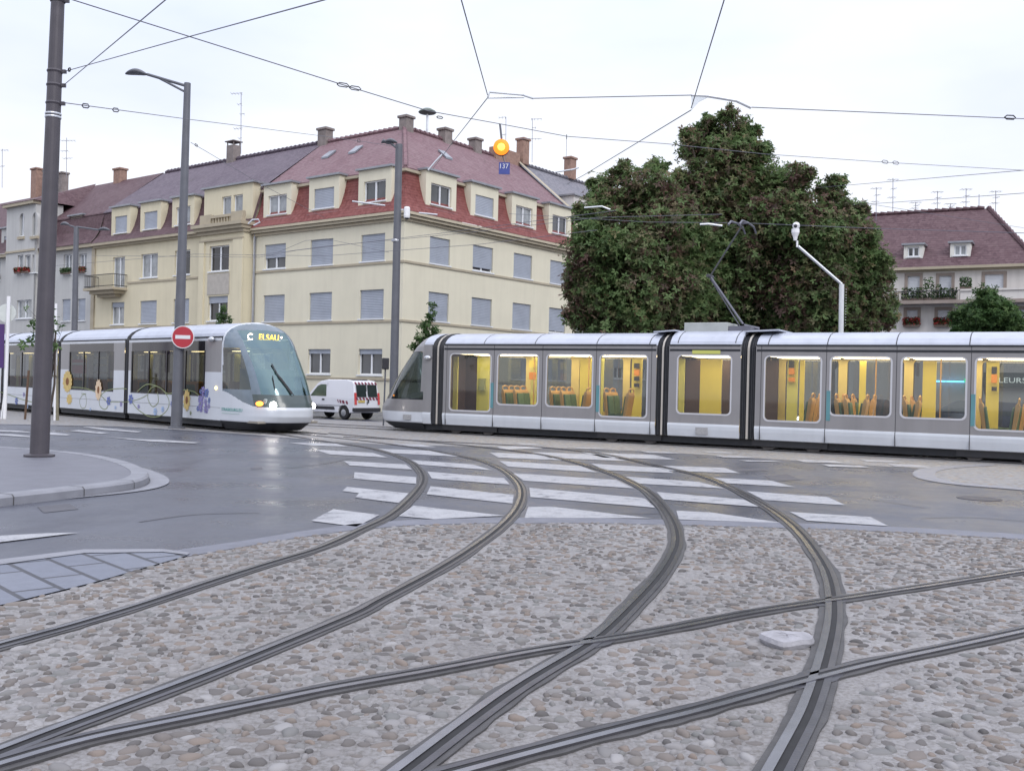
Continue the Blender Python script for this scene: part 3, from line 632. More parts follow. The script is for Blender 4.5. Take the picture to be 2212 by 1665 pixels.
for i in range(7): fbox(mb,FB,13.7+i*.28,13.8+i*.28,10.95,11.3,-.05,.08)
fbox(mb,FB,13.6,15.6,11.3,11.45,-.1,.15); mb.build('parapet',TRIM,B2)
mb=MB(); mb.strip([[(i,16.3-12.33,z),(i,30-y0,z)] for i,z in ((-.42,10.78),(-.2,11.0),(.1,11.35),(.32,11.8),(.5,12.4),(.62,13.1))]); mb.strip([[(.62,12.33-y0,13.1),(.62,17-y0,13.1)],[(.0,12.33-y0,11.2),(.0,17-y0,11.2)],[(-.3,12.33-y0,10.85),(-.3,17-y0,10.85)]]); mb.build('mansard',TILE_DARK,B2)
mb=MB(); mb.strip([[(i,12.33-y0,z),(i,30-y0,z)] for i,z in ((.5,13.05),(.55,13.15),(5.2,16.74),(10.2,12.9))]); rf2=mb.build('roof',TILE_GREY,B2)
ridge_tiles(rf2,(5.2,0.1,16.77),(5.2,30-y0,16.77),TILE_GREY)
for a,b,sh in ((18.5,20.9,.0),(22.15,24.55,.97),(25.75,28.1,.97)): dormer(B2,FL(0,y0),a,b,11.1,13.15,CREAM2,None,1.6,sh)
a=pxL(549,400,-.1); b=pxL(441,400,-.1)
def px_in(x): return pxL(x,430,.05)[0]
dormer(B2,FL(0,y0),px_in(548),px_in(443),11.0,13.35,CREAM2,[(px_in(526),px_in(506)),(px_in(501),px_in(481))],1.8,.0,.0,.2,PANEC,0,(11.45,12.75))
s_,z_=pxL(505,312,5.2); chimney(rf2,5.2,s_,15.9,z_-.1,.62,.8,CHIM,1,y0)
s_,z_=pxL(260,366,5.2); chimney(rf2,5.2,s_,15.9,z_-.1,.62,.95,BRICKC,0,y0)
# balcony
mb=MB(); ba,bb=25.9,29.6; FBL=FL(0,y0)
fbox(mb,FBL,ba,bb,7.38,7.55,-1.1,.02); fbox(mb,FBL,ba+.3,bb-.3,7.15,7.38,-.8,.02); fbox(mb,FBL,ba+.7,bb-.7,6.95,7.15,-.45,.02); bl=mb.build('balcony',TRIM,B2)
mb=MB()
path=[FBL(ba+.05,0,0),FBL(ba+.05,0,-1.05),FBL(bb-.05,0,-1.05),FBL(bb-.05,0,0)]
for z in (7.65,8.42): mb.tube([(p[0],p[1],z) for p in path],.03,5)
for i in range(3):
    p,q=Vector(path[i]),Vector(path[i+1]); n=max(4,int((q-p).length/.13))
    for k in range(n+1): c=p+(q-p)*k/n; mb.tube([(c.x,c.y,7.56),(c.x,c.y,8.42)],.012,4)
mb.build('railing',IRON,bl)
# ---------------------------------------------------------------- grey-white block further left
y0=30.0; P=KW(0,y0)
B3=thing('apartment_building','grey-white apartment block with arched attic windows half hidden behind the tall island pole','building',(P[0],P[1],0),RZ)
cg=lambda x,y:(x*.2053,372.8+y*.2053)
def pxw(x0,y0_,x1,y1,off=0):
    a=pxL(*cg(x1,y1),off); b=pxL(*cg(x0,y0_),off); return (a[0],b[0],a[1],b[1])
gw=[pxw(672,865,752,1065),pxw(832,860,908,1055),pxw(655,1335,738,1560),pxw(818,1330,895,1555)]
gw+=[(gw[0][0],gw[0][1],2.6,4.1),(gw[1][0],gw[1][1],2.6,4.1)]
far=[(44.0,45.6,8.9,10.4),(44.0,45.6,5.7,7.3),(48,49.6,8.9,10.4),(48,49.6,5.7,7.3)]
mb=MB(); mb.panel(rect(30,37.4,0,10.85),[rect(*w_) for w_ in gw],FL(0,y0),.2); mb.panel(rect(41.9,56,0,10.85),[rect(*w_) for w_ in far],FL(0,y0),.2); mb.add([(0,0,0),(8,0,0),(8,0,10),(0,0,10)],[(0,1,2,3)]); mb.build('wall',GREYR,B3)
for k,w_ in enumerate(gw): window(B3,FL(0,y0),*w_,(0,0,.95,.95,.3,.3)[k],PANEC,.18,1,2)
for w_ in far: window(B3,FL(0,y0),*w_,.0,PANEC,.18,1,2)
fbox(fbox(MB(),FL(0,y0),30.05,37.4,10.6,10.85,-.35,.02),FL(0,y0),41.9,56,10.6,10.85,-.35,.02).build('cornice',TRIM,B3)
fbox(MB(),FL(0,y0),29.95,30.35,0,10.6,-.1,.02).build('corner_strip',TRIM,B3)
bo=-.6; FB=FL(bo,y0)
def arch(a0,a1,z0,z1,n=8):
    r=(a1-a0)/2; c=(a0+a1)/2; return [(a0,z0),(a1,z0)]+[(c+r*math.cos(math.pi*i/n),z1-r+r*math.sin(math.pi*i/n)) for i in range(n+1)]
ar=[pxw(208,435,252,670,bo),pxw(342,425,392,665,bo)]
tr_=[pxw(185,872,240,1060,bo),pxw(262,870,318,1055,bo),pxw(340,868,378,1050,bo)]; lw=[pxw(178,1345,330,1530,bo)]
mb=MB(); mb.panel(rect(37.4,41.9,0,14.4),[arch(*w_) for w_ in ar]+[rect(*w_) for w_ in tr_+lw],FB,.2)
for yy in (37.4,41.9): mb.add([(bo,yy-y0,0),(1.5,yy-y0,0),(1.5,yy-y0,14.4),(bo,yy-y0,14.4)],[(0,1,2,3)])
mb.build('bay',GREYR,B3)
for w_ in ar:
    o=MB().add([FB(a,z,.17) for a,z in arch(*w_)],[tuple(range(11))]).build('arched_window',PANEC,B3)
    mb=MB(); fbox(mb,FB,w_[0],w_[1],w_[2],w_[2]+.1,.08,.16); fbox(mb,FB,(w_[0]+w_[1])/2-.04,(w_[0]+w_[1])/2+.04,w_[2],w_[3],.09,.16); mb.build('frame',WINW,o)
    fbox(MB(),FB,w_[0]-.12,w_[1]+.12,w_[2]-.22,w_[2]-.01,-.12,.1).build('sill',TRIM,o)
for w_ in tr_+lw: window(B3,FB,*w_,0,PANEC,.18,1 if w_ in lw else 0,2)
fbox(fbox(MB(),FB,37.3,42.0,14.25,14.5,-.3,.3),FB,37.4,41.9,10.75,10.9,-.08,.02).build('bay_cornice',TRIM,B3,split=True)
mb=MB()
for (a0,a1) in ((30,37.4),(41.9,56)): mb.strip([[(i,a0-y0,z),(i,a1-y0,z)] for i,z in ((-.42,10.85),(-.1,11.2),(.3,11.9),(.62,13.1))])
mb.build('mansard',TILE_DARK,B3)
mb=MB(); mb.strip([[(i,30-y0,z),(i,56-y0,z)] for i,z in ((.55,13.05),(.6,13.15),(5.2,16.8),(10.2,12.9))])
mb.add([(-.95,37.1-y0,14.48),(-.95,42.2-y0,14.48),(5.4,39.65-y0,17.0),(2.4,37.1-y0,14.48),(2.4,42.2-y0,14.48)],[(0,1,2),(0,2,3),(1,4,2)]); rf3=mb.build('roof',TILE_DARK,B3)
dormer(B3,FL(0,y0),33.0,34.6,11.3,13.2,M('cream_dormer',(.62,.58,.45),.85),None,3.2,.96,.6,.25); dormer(B3,FL(0,y0),43.2,44.6,11.4,13.0,GREYR,None,2.4,.96,.3,.2)
for px,yt,yb,wp,mt in ((80,368,392,26,BRICKC),(105,373,395,18,CHIM),(132,378,395,40,CHIM)):
    s_,z_=pxL(px,yt,5.2); Y=KW(5.2,s_)[1]; chimney(rf3,5.2,s_,16.0,z_,.6,wp*Y/F*.9,mt,0,y0)
# flower boxes on its sills: each a thing standing on a sill
def flowerbox(x,y,z,lx,rz,label,geran=True,group='flower boxes on window sills',hh=.3,cat='flower box'):
    t=thing('flower_box',label,cat,(x,y,z),rz,group)
    MB().box(-lx/2,lx/2,-.1,.1,0,.16).build('trough',M('trough',(.16,.12,.10),.8),t)
    mb=MB()
    for i in range(int(300*lx)):
        c=np.array(((rng.random()-.5)*lx*1.05,(rng.random()-.5)*.3,.14+rng.random()**1.3*hh)); a=rng.standard_normal((2,3)); a/=np.linalg.norm(a,axis=1)[:,None]; r=.095
        mb.add([c-a[0]*r,c-a[1]*r*.6,c+a[0]*r,c+a[1]*r*.6],[(0,1,2,3)])
    mb.build('flowers' if geran else 'leaves',LEAFS if geran else POTG,t,recalc=False); return t
for w_,off,l,ge in ((tr_[0],bo,'red flower box under the outer pane of the three-part bay window',1),(tr_[1],bo,'red flower box under the middle pane of the three-part bay window',1),(gw[0],0,'dark green flower box without blossoms on an upper sill of the grey-white block',0),(gw[1],0,'pinkish red flower box on the upper sill behind the twin-armed lamp',1),(far[0],0,'small red flower box on the grey-white block wall beyond the bay',1)):
    p=KW(off-.16,(w_[0]+w_[1])/2); flowerbox(p[0],p[1],w_[2]-.02,(w_[1]-w_[0])*.95,RZ+R(90),l,ge)
# ---------------------------------------------------------------- slate roofed block beyond the right wing
x0=16.45; P=KW(x0,0)
B4=thing('apartment_building','pale apartment block with slate roof rising between the corner block and the trees','building',(P[0],P[1],0),RZ)
FN=FR(0,x0); ww=[(18+i*3.1,19.3+i*3.1,c,c+1.5) for i in range(8) for c in (2.2,5.2,8.2)]
mb=MB(); mb.panel(rect(x0,44,0,10.5),[rect(*w_) for w_ in ww],FN,.2); mb.build('wall',GREYR,B4)
for w_ in ww: window(B4,FN,*w_,.5,PANE,.18,1,2)
mb=MB(); mb.strip([[(x0-x0,i,z),(44-x0 - k,i,z)] for k,(i,z) in zip((0,0,.6,4.6),((-.4,10.5),(.1,11.2),(.6,13.0),(5.2,16.75)))]); mb.add([(44-x0,-.4,10.5),(44-x0-4.6,5.2,16.75),(44-x0,10,10.5)],[(0,1,2)]); mb.add([(0,5.2,16.75),(44-x0-4.6,5.2,16.75),(44-x0,10,10.5),(0,10,10.5)],[(0,1,2,3)]); rf4=mb.build('roof',SLATE,B4)
ridge_tiles(rf4,(.2,5.2,16.78),(23,5.2,16.78),SLATE)
for px,yt,yb,wp in ((1130,305,335,24),(1232,345,368,24)): chimR(rf4,px,yt,yb,wp,BRICKC,0,5.2,x0)
sx_,sz_=pxR(1246,405,1.4); mb=MB(); o=dormer(B4,FR(0,x0),sx_-.9,sx_+.9,12.9,14.3,WHITER,None,2.6,0,1.0,.15,PANE,1,(13.15,14.0),.4)
sx_,sz_=pxR(1262,470,.0); dormer(B4,FR(0,x0),18.2,20.4,11.0,12.9,WHITER,None,1.6,.9)
# ---------------------------------------------------------------- white block at right
PR=(22.72,62.0); n_=math.hypot(7.05,-4.05); uR=(7.05/n_,-4.05/n_); vR=(-uR[1],uR[0]); RZ2=math.atan2(uR[1],uR[0])
B5=thing('apartment_building','white apartment block with dark red hipped roof, planted balcony and small white dormers','building',(PR[0],PR[1],0),RZ2)
def RW_(x,y): return (PR[0]+uR[0]*x+vR[0]*y,PR[1]+uR[1]*x+vR[1]*y)
def pxB(x,y,off=0): return pl(x,y,RW_(0,off),uR)
cb=lambda x,y:(1848.5+x*.18194,419.4+y*.18194)
def bw(x0,y0_,x1,y1,off=0):
    a=pxB(*cb(x0,y1),off); b=pxB(*cb(x1,y0_),off); return (a[0],b[0],a[1],b[1])
F5=lambda a,z,w:(a,w,z)
w5=[bw(612,972,760,1235),bw(985,968,1137,1235),bw(1530,950,1755,1142),bw(602,1378,735,1560),bw(970,1376,1112,1560),bw(1880,1370,2010,1560)]
zg=w5[3][2]-3.1
w5g=[(w5[3][0],w5[3][1],zg,zg+1.7),(-5,-3.6,w5[3][2],w5[3][3]),(-5,-3.6,w5[0][2]+.4,w5[0][3])]
mb=MB(); mb.panel(rect(-12,13,0,9.34),[rect(*w_) for w_ in w5+w5g],F5,.22); mb.add([(13,0,0),(13,9,0),(13,9,9.3),(13,0,9.3)],[(0,1,2,3)]); mb.add([(-12,0,0),(-12,9,0),(-12,9,9.3),(-12,0,9.3)],[(0,1,2,3)]); mb.build('wall',WHITER,B5)
for k,w_ in enumerate(w5+w5g): window(B5,F5,*w_,(.9,.9,.98,.5,.62,.4,.3,.3,.5)[k],PANE,.2,1,2 if k>1 else 0,SHUTW,surround=BROWNT)
fbox(fbox(MB(),F5,-12.2,13.2,9.1,9.2,-.15,.02),F5,-12.4,13.4,9.2,9.36,-.45,.02).build('cornice',TRIM,B5)
xr,zr_=pxB(*cb(1580,170),4.6); xl,_=pxB(*cb(100,240),4.6); xe,_=pxB(*cb(2060,760),-.4)
mb=MB(); mb.add([(-13,-.45,9.36),(xe+.5,-.45,9.36),(xr,4.6,zr_),(-13,4.6,zr_),(xe+.5,9.6,9.36),(-13,9.6,9.36),(-13,.3,9.9),],[(0,1,2,3),(1,4,2),(3,2,4,5)]); rf5=mb.build('roof',TILE_DARK,B5)
ridge_tiles(rf5,(-13,4.6,zr_+.03),(xr,4.6,zr_+.03),TILE_DARK); ridge_tiles(rf5,(xr,4.6,zr_),(xe+.5,-.45,9.4),TILE_DARK)
for (xa,ya,xb,yb),pn in (((568,600,800,785),PANE),((1118,575,1365,770),PANEC)):
    a=pxB(*cb(xa,yb),.3); b=pxB(*cb(xb,ya),.3); dormer(B5,F5,a[0],b[0],a[1],b[1],M('white_dormer',(.70,.69,.64),.7),None,2.6,0,.3,.12,pn,1,(a[1]+.2,b[1]-.12),.22)
# its balcony and solid parapet
a0=pxB(*cb(440,1300),-1)[0]; a1=pxB(*cb(1235,1300),-1)[0]; zb=pxB(*cb(900,1300),-1)[1]; zt=pxB(*cb(900,1150),-1)[1]
mb=MB(); fbox(mb,F5,a0,13.2,zb,zb+.2,-1.1,.02); bal=mb.build('balcony',BROWNT,B5)
mb=MB(); pth=[(a0+.05,.0),(a0+.05,-1.05),(a1,-1.05)]
for z in (zt,): mb.tube([(x,y,z) for x,y in pth],.025,5)
for i in range(2):
    p,q=Vector(pth[i]),Vector(pth[i+1]); n=int((q-p).length/.14)
    for k in range(n+1): c=p+(q-p)*k/n; mb.tube([(c.x,c.y,zb+.2),(c.x,c.y,zt)],.01,4)
mb.build('railing',IRON,bal)
mb=MB(); fbox(mb,F5,a1+.02,13.2,zb+.2,zt-.05,-1.08,-.9); fbox(mb,F5,a1+.02,13.2,zt-.05,zt+.06,-1.16,-.84); mb.build('parapet',WHITER,bal)
def potted(x,z,lx,h,label,off=-.75,group='plants on the white block balcony'):
    p=RW_(x,off); flowerbox(p[0],p[1],z,lx,RZ2,label,False,group,h,'potted plant')
xs=[pxB(*cb(x,1250),-1)[0] for x in (680,850,960,1090,1300)]
potted(xs[0],zb+.2,1.3,.65,'low leafy planter in front of the first balcony door of the white block')
potted(xs[1],zb+.2,.5,1.25,'tall bushy potted plant between the two balcony doors')
potted(xs[2],zb+.2,.45,.8,'small dark potted plant just before the second balcony door')
potted(xs[3],zb+.2,.9,.6,'reddish planter in front of the second balcony door')
potted(xs[4],zt+.06,.6,.55,'round plant standing on the solid balcony parapet',-1.0)
for k,l in ((3,'dense red geranium box on the first lower window sill of the white block'),(4,'dense red geranium box on the second lower window sill of the white block')):
    w_=w5[k]; p=RW_((w_[0]+w_[1])/2,-.16); flowerbox(p[0],p[1],w_[2]-.1,(w_[1]-w_[0])*1.5,RZ2,l,True,hh=.45)
# slate hip of the next block behind it
P=RW_(9.5,6); B6=thing('apartment_building','block with pale slate roof just visible behind the dark red hipped roof','building',(P[0],P[1],0),RZ2)
mb=MB(); mb.box(-1,14,0,9,0,11.0); mb.build('wall',WHITER,B6)
mb=MB(); mb.add([(-1.4,-.4,11.0),(14,-.4,11.0),(14,4.5,15.2),(1.5,4.5,15.2),(-1.4,9.4,11.0),(14,9.4,11.0)],[(0,1,2,3),(0,3,4),(3,2,5,4)]); r6=mb.build('roof',SLATE,B6); chimney(r6,5,4.5,14.6,16.0,.7,.7,CHIM)
# shop sign, neon tube and green cross on the ground floor of the white block (seen through the tram)
def onB5(x,y,off): s,z=pxB(x,y,off); return s,z
s0,z0=onB5(2095,836,-.25); s1,z1=onB5(2260,806,-.25); P=RW_(s0,-.25)
t=thing('shop_sign','dark shop sign with lit white letters FLEURS seen through the tram windows','shop sign',(P[0],P[1],z0),RZ2)
MB().box(0,s1-s0,0,.2,0,z1-z0).build('board',M('sign_green',(.02,.05,.04),.5),t)
text_mesh('FLEURS',.43,EM('sign_letters',(.9,.97,.95),1.3),'lettering',t,lambda x,y,z:(x*1.25+(onB5(2146,826,-.25)[0]-s0),-.012-z,y+(z1-z0)*.34))
s0,z0=onB5(2002,823,-.3); s1,z1=onB5(2086,823,-.3); P=RW_(s0,-.3)
t=tag(MB().tube([(0,0,0),((s1-s0)*.49,0,0)],.045,8).tube([((s1-s0)*.51,0,0),(s1-s0,0,0)],.045,8).build('neon_tube',EM('neon_blue',(.12,.5,1.0),9),loc=(P[0],P[1],z0),rotz=RZ2),'thin bright blue neon tube glowing behind the tram windows','neon light')
s0,z0=onB5(2096,822,-.5); P=RW_(s0,-.5); mb=MB(); mb.box(-.11,.11,-.06,.06,-.33,.33); mb.box(-.33,-.112,-.06,.06,-.11,.11); mb.box(.112,.33,-.06,.06,-.11,.11)
tag(mb.build('pharmacy_cross',EM('cross_green',(.02,.75,.25),2.2),loc=(P[0],P[1],z0),rotz=RZ2),'green lit cross glowing behind the tram windows beside the blue tube','shop sign')
# ================================================================ trams
TGREY=M('tram_grey_paint',(.262,.255,.262),.36,.2,.07,1.2,0,60,.5,.2,.12); TLIGHT=M('tram_roof_paint',(.46,.49,.57),.45,.0,.07,1.0,.05,6,.5,.15,.12); TWHITE=M('tram_white_paint',(.58,.61,.66),.32,0,.05,1.2,0,60,.5,.25,.06)
TRIMW=M('window_rim',(.55,.55,.58),.35,.3,.04); FLOOR=M('tram_floor',(.26,.24,.21),.7); CEIL=M('tram_ceiling',(.62,.58,.50),.6); YEL=M('yellow_partition',(.82,.70,.14),.45,0,.06,1.5); YELG=M('yellow_green_partition',(.70,.69,.20),.5,0,.06); ORG=M('orange_frame',(.58,.34,.12),.4,0,.06); SEATG=M('green_seat_fabric',(.12,.20,.12),.8,0,.2,12); TEAL=M('teal_label',(.10,.25,.28),.5); TGLASS=GLASS('clear_glass',(.66,.68,.66),.02); TINT=GLASS('tinted_glass',(.30,.31,.30),.0); CABG=GLASS('cab_glass',(.30,.34,.35),.05); SHIELD=GLASS('windshield_glass',(.32,.43,.45),.24,.08,(.48,.66,.70)); FARG=GLASS('far_glass',(.38,.40,.39),.02); CAPG=M('dark_glazed_panel',(.13,.17,.21),.1,0,.25,2,0,60,.8); BLKG=M('black_glazed_band',(.02,.018,.022),.12,0,.2,2,0,60,.6)
WARM=EM('ceiling_lamp',(1,.80,.48),7.0); WARM2=EM('ceiling_lamp_yellow',(1,.80,.42),5); HEAD=EM('headlight_lens',(1,.93,.86),30); AMBER=EM('amber_lens',(1,.30,.04),3.2); SEAM=M('seam_black',(.05,.05,.055),.7); NOTE=M('paper_white',(.62,.64,.62),.8); REDP=M('poster_red',(.45,.03,.06),.6)
WT=[(.05,1.0),(.28,1.16),(.34,1.2),(2.62,1.2),(2.78,1.175),(2.92,1.10),(3.04,.96),(3.14,.74),(3.21,.45),(3.25,.03)]
def Wz(z,hs=1): return interp(WT,z if z<2.62 else 2.62+(z-2.62)/hs)
NEAR=lambda a,z,w:(a,w,z)
FARS=lambda a,z,w:(a,2.4-w,z)
def roofprof(z0,hs=1):
    zs=[z0]+[z for z,_ in WT if z>z0-0.02 and z>2.62]; zs=[2.62+(z-2.62)*hs if z>2.62 else z for z in zs]
    near=[(1.2-Wz(z,hs),z) for z in zs]; return near+[(2.4-y,z) for y,z in reversed(near)]
def seat(x,y,flip,par,loop=True):
    """bucket seat; flip=+1 faces +x"""
    mb=MB(); f=flip
    def sh(pts,y0,y1,m): 
        n=len(pts); vs=[(x+f*a,y0,b) for a,b in pts]+[(x+f*a,y1,b) for a,b in pts]
        mb.add(vs,[tuple(range(n-1,-1,-1)),tuple(range(n,2*n))]+[(i,(i+1)%n,n+(i+1)%n,n+i) for i in range(n)],m)
    sh([(-.10,.74),(-.02,.74),(-.10,1.40),(-.13,1.46),(-.18,1.46),(-.20,1.38)],y,y+.46,0)
    sh([(-.02,.82),(.04,.82),(-.04,1.36),(-.09,1.36)],y+.05,y+.41,1)
    sh([(-.08,.72),(.42,.72),(.45,.77),(.42,.82),(-.06,.82)],y+.02,y+.44,1); sh([(0,.38),(.3,.38),(.38,.72),(-.05,.72)],y+.12,y+.34,0)
    if loop: mb.tube([(x-f*.16,y+.03,1.38),(x-f*.18,y+.05,1.55),(x-f*.18,y+.2,1.58),(x-f*.18,y+.41,1.55),(x-f*.16,y+.43,1.38)],.025,6,0)
    return mb.build('seat',[ORG,SEATG],par,bevel=.02)
def gaiter(par,x0,x1,z1=3.2,hs=1,light=True,lm=None):
    prof=[(1.2-1.19,.3),(1.2-1.19,2.6)]+[(y+.0,z) for y,z in roofprof(2.7,hs)]+[(2.39,2.6),(2.39,.3)]
    rows=[];k=15; ms=[]
    mb=MB()
    for i in range(k):
        u=i/(k-1); x=x0+(x1-x0)*u; ins=.025 if i%2 else .0
        if .42<u<.58: ins=-.012
        rows.append([(x,1.2+(y-1.2)*(1-ins/1.2),z-ins*(1 if z>2.7 else 0)) for y,z in prof])
    for i in range(k-1): mb.strip([rows[i],rows[i+1]],1 if light and .4<(i+.5)/(k-1)<.6 else 0)
    return mb.build('gaiter',[BLACK,lm or M('gaiter_band',(.42,.39,.35),.6)],par)
def inner_tube(par,x0,x1,hs=1,zc=2.58):
    mb=MB(); mb.box(x0,x1,.06,2.34,.30,.36); mb.build('floor',FLOOR,par)
    mb=MB(); mb.quad((x0,.07,zc),(x1,.07,zc),(x1,2.33,zc),(x0,2.33,zc)); mb.build('ceiling',CEIL,par)
def lamps(par,x0,x1,ys=(.5,1.9),mat=None,z=2.579,gap=1.6,w=.06,ln=.9):
    n=max(1,int(abs(x1-x0)/gap)); st=(x1-x0)/n
    for y in ys:
        mb=MB()
        for i in range(n): mb.box(x0+st*(i+.5-ln/2),x0+st*(i+.5+ln/2),y-w,y+w,z-.02,z)
        mb.build('ceiling_lamp',mat or WARM,par)
# ------------------------------------------------ right: grey tram
g0=gnd(2212,1004); dx=(.8757,-.4828); dy=(.4828,.8757)
TR=thing('tram','long grey and white articulated tram with warmly lit yellow interior and a raised pantograph','tram',(g0[0],g0[1],0),math.atan2(dx[1],dx[0]),'trams')
def TW(x,y): return (g0[0]+dx[0]*x+dy[0]*y,g0[1]+dx[1]*x+dy[1]*y)
def pxT(x,y,off=0): return pl(x,y,TW(0,off),dx)
def band(mb,x0,x1,z0,z1,p=.006,m=0):
    mb.box(x0,x1,-p,.01,z0,z1,m); mb.box(x0,x1,2.39,2.4+p,z0,z1,m)
SKP=[(.012,.665),(-.022,.65),(-.03,.60),(-.02,.50),(.02,.30),(.08,.28)]
def carriage(par,x0,x1,wins,hs=1,seams=(),roofseams=()):
    holes=[rrect(a,b,c,d,.11) for a,b,c,d in wins]
    mb=MB(); mb.panel(rect(x0,x1,.66,2.68),holes,NEAR,.05); mb.panel(rect(x0,x1,.66,2.68),[rrect(a,b,max(.70,c-.16),d,.11) for a,b,c,d in wins],FARS,.05)
    mb.box(x0,x1,.0,.05,2.68,2.84); mb.box(x0,x1,2.35,2.4,2.68,2.84)
    c=mb.build('carriage',TGREY,par)
    mb=MB(); mb.strip([[(x,y,z) for y,z in SKP] for x in (x0,x1)]); mb.strip([[(x,2.4-y,z) for y,z in SKP] for x in (x0,x1)])
    mb.build('white_skirt',TWHITE,c,split=True)
    mb=MB(); xs=[x0,x1]; mb.strip([[(x,y,z) for y,z in roofprof(2.84,hs)] for x in xs])
    for x in (x0,x1): pr=roofprof(2.84,hs); mb.add([(x,y,z) for y,z in pr],[tuple(range(len(pr)))])
    mb.build('roof',TLIGHT,c,smooth=False)
    mb=MB(); band(mb,x0+.02,x1-.02,2.82,2.865,.02); band(mb,x0+.02,x1-.02,2.675,2.735,.008); mb.build('gutter',BLACK,c,split=True)
    mb=MB()
    for x in seams: band(mb,x-.008,x+.008,.66,2.82,.003); mb.box(x-.008,x+.008,-.033,.0,.30,.655)
    for x in roofseams: pr=roofprof(2.87,hs); mb.strip([[(x-.012,1.2+(y-1.2)*1.004,z+.004) for y,z in pr],[(x+.012,1.2+(y-1.2)*1.004,z+.004) for y,z in pr]])
    if seams or roofseams: mb.build('panel_joint',SEAM,c)
    for a,b,cc,d in wins:
        for fn,side in ((NEAR,0),(FARS,1)):
            MB().add([fn(u,v,.028) for u,v in rrect(a-.002,b+.002,(max(.70,cc-.16) if side else cc)-.002,d+.002,.11)],[tuple(range(20))]).build('window',FARG if side else TGLASS,c)
        o_=rrect(a-.045,b+.045,cc-.045,d+.03,.14); i_=rrect(a,b,cc,d,.11); n=len(o_)
        mb=MB(); mb.add([NEAR(u,v,-.006) for u,v in o_]+[NEAR(u,v,-.006) for u,v in i_],[(i,(i+1)%n,n+(i+1)%n,n+i) for i in range(n)]); mb.build('window_rim',TRIMW,c)
    mb=MB(); mb.panel(rect(x0+.05,x1-.05,.37,2.56),[rrect(a-.02,b+.02,max(.70,cc-.16)-.02,d,.11) for a,b,cc,d in wins],lambda a,z,w:(a,2.32+w,z),.03); mb.build('warm_fill_lining',M('lining_warm_fill',(.62,.52,.22),.6),c)  # lining added for warm fill; its yellow imitates the interior glow
    inner_tube(c,x0,x1); return c
ZT=2.54
c1_=carriage(TR,-16.54,-9.35,[(-16.26,-14.81,.78,ZT),(-14.53,-13.15,1.02,ZT),(-12.83,-11.35,1.02,ZT),(-11.08,-9.64,.78,ZT)],1,(-16.42,-14.68,-12.99,-11.22,-9.5),(-15.1,-13.3,-11.25,-9.6))
c2_=carriage(TR,-8.98,-6.92,[(-8.7,-7.2,.95,2.55)],1.12,(),(-8.75,-7.1))
c3_=carriage(TR,-6.51,.9,[(-6.24,-4.8,.84,ZT),(-4.52,-3.06,1.05,ZT),(-2.78,-1.32,1.05,ZT),(-1.08,.40,.82,ZT)],1,(-6.36,-4.65,-2.92,-1.2,.6),(-6.2,-4.65,-2.95,-1.25,.5))
c4_=carriage(TR,1.3,3.4,[(1.6,3.1,.95,2.55)],1.12)
for a,b in ((-16.98,-16.54),(-9.35,-8.98),(-6.92,-6.51),(.9,1.3)): gaiter(TR,a,b)
for c,a,b in ((c1_,-16.4,-9.5),(c2_,-8.9,-7.0),(c3_,-6.4,.8),(c4_,1.4,3.3)): lamps(c,a,b,(.62,1.78),None,2.579,1.6,.30)
mb=MB(); mb.box(-17.9,3.4,.18,2.22,.10,.29); mb.build('underframe',BLACK,TR)
# bogie covers and wheels below the skirt
for bx in (-15.6,-10.2,-5.6,-.5):
    mb=MB(); mb.box(bx-1.0,bx+1.0,.12,.2,.12,.34); mb.build('bogie_frame',DARK,TR)
    for k in (-.6,.6): MB().lathe([(.28,0),(.28,.1),(.05,.12)],(bx+k,.3,.29),16,0,'y').build('wheel',M('wheel_steel',(.16,.15,.15),.5,.6),TR)
# teal door strips
mb=MB()
for x in (-14.75,-11.17,-4.6,-1.16):
    mb.box(x-.03,x+.07,-.009,.0,.88,1.66)
mb.build('door_button_strip',TEAL,TR)
# interior partitions, from where they show in the windows (placed at half depth or far side)
def part_px(xa,xb,yoff,mat,par,z0=.37,z1=2.5,th=.05,name='partition'):
    a=pxT(xa,830,yoff)[0]; b=pxT(xb,830,yoff)[0]; MB().box(a,b,yoff,yoff+th,z0,z1).build(name,mat,par); return a,b
part_px(974,988,1.3,YELG,c1_); part_px(1030,1056,1.3,YELG,c1_); part_px(990,1030,2.1,M('dark_brown_panel',(.07,.045,.05),.6),c1_)
part_px(1147,1158,1.6,YELG,c1_); part_px(1252,1276,1.5,YEL,c1_); part_px(1298,1303,1.6,YELG,c1_); part_px(1364,1386,1.4,YEL,c1_)
part_px(1466,1478,1.3,YELG,c2_); part_px(1512,1558,1.5,YEL,c2_); part_px(1481,1511,2.1,M('dark_brown_panel',(.07,.045,.05),.6),c2_); part_px(1560,1576,2.2,M('dark_brown_panel',(.07,.045,.05),.6),c2_)
part_px(1700,1723,1.5,YELG,c3_); part_px(1727,1737,1.5,YEL,c3_); part_px(1655,1680,2.1,M('dark_brown_panel',(.07,.045,.05),.6),c3_)
part_px(1856,1870,1.7,YEL,c3_); part_px(1993,2022,1.5,YEL,c3_); part_px(2130,2158,1.3,YEL,c3_)
def box_px(x,y,w,h,yo,mat,par,name):
    a,z=pxT(x,y,yo); k=TW(a,yo)[1]/F*1.12; MB().box(a-w*k/2,a+w*k/2,yo-.1,yo-.005,z-h*k/2,z+h*k/2).build(name,mat,par)
ORB=M('orange_box',(.75,.28,.04),.5)
for x,y,w,h,m in ((1152,786,11,14,YEL),(1152,812,12,14,ORB),(1043,830,14,22,M('poster_panel',(.30,.34,.16),.6))): box_px(x,y,w,h,1.3,m,c1_,'notice_box')
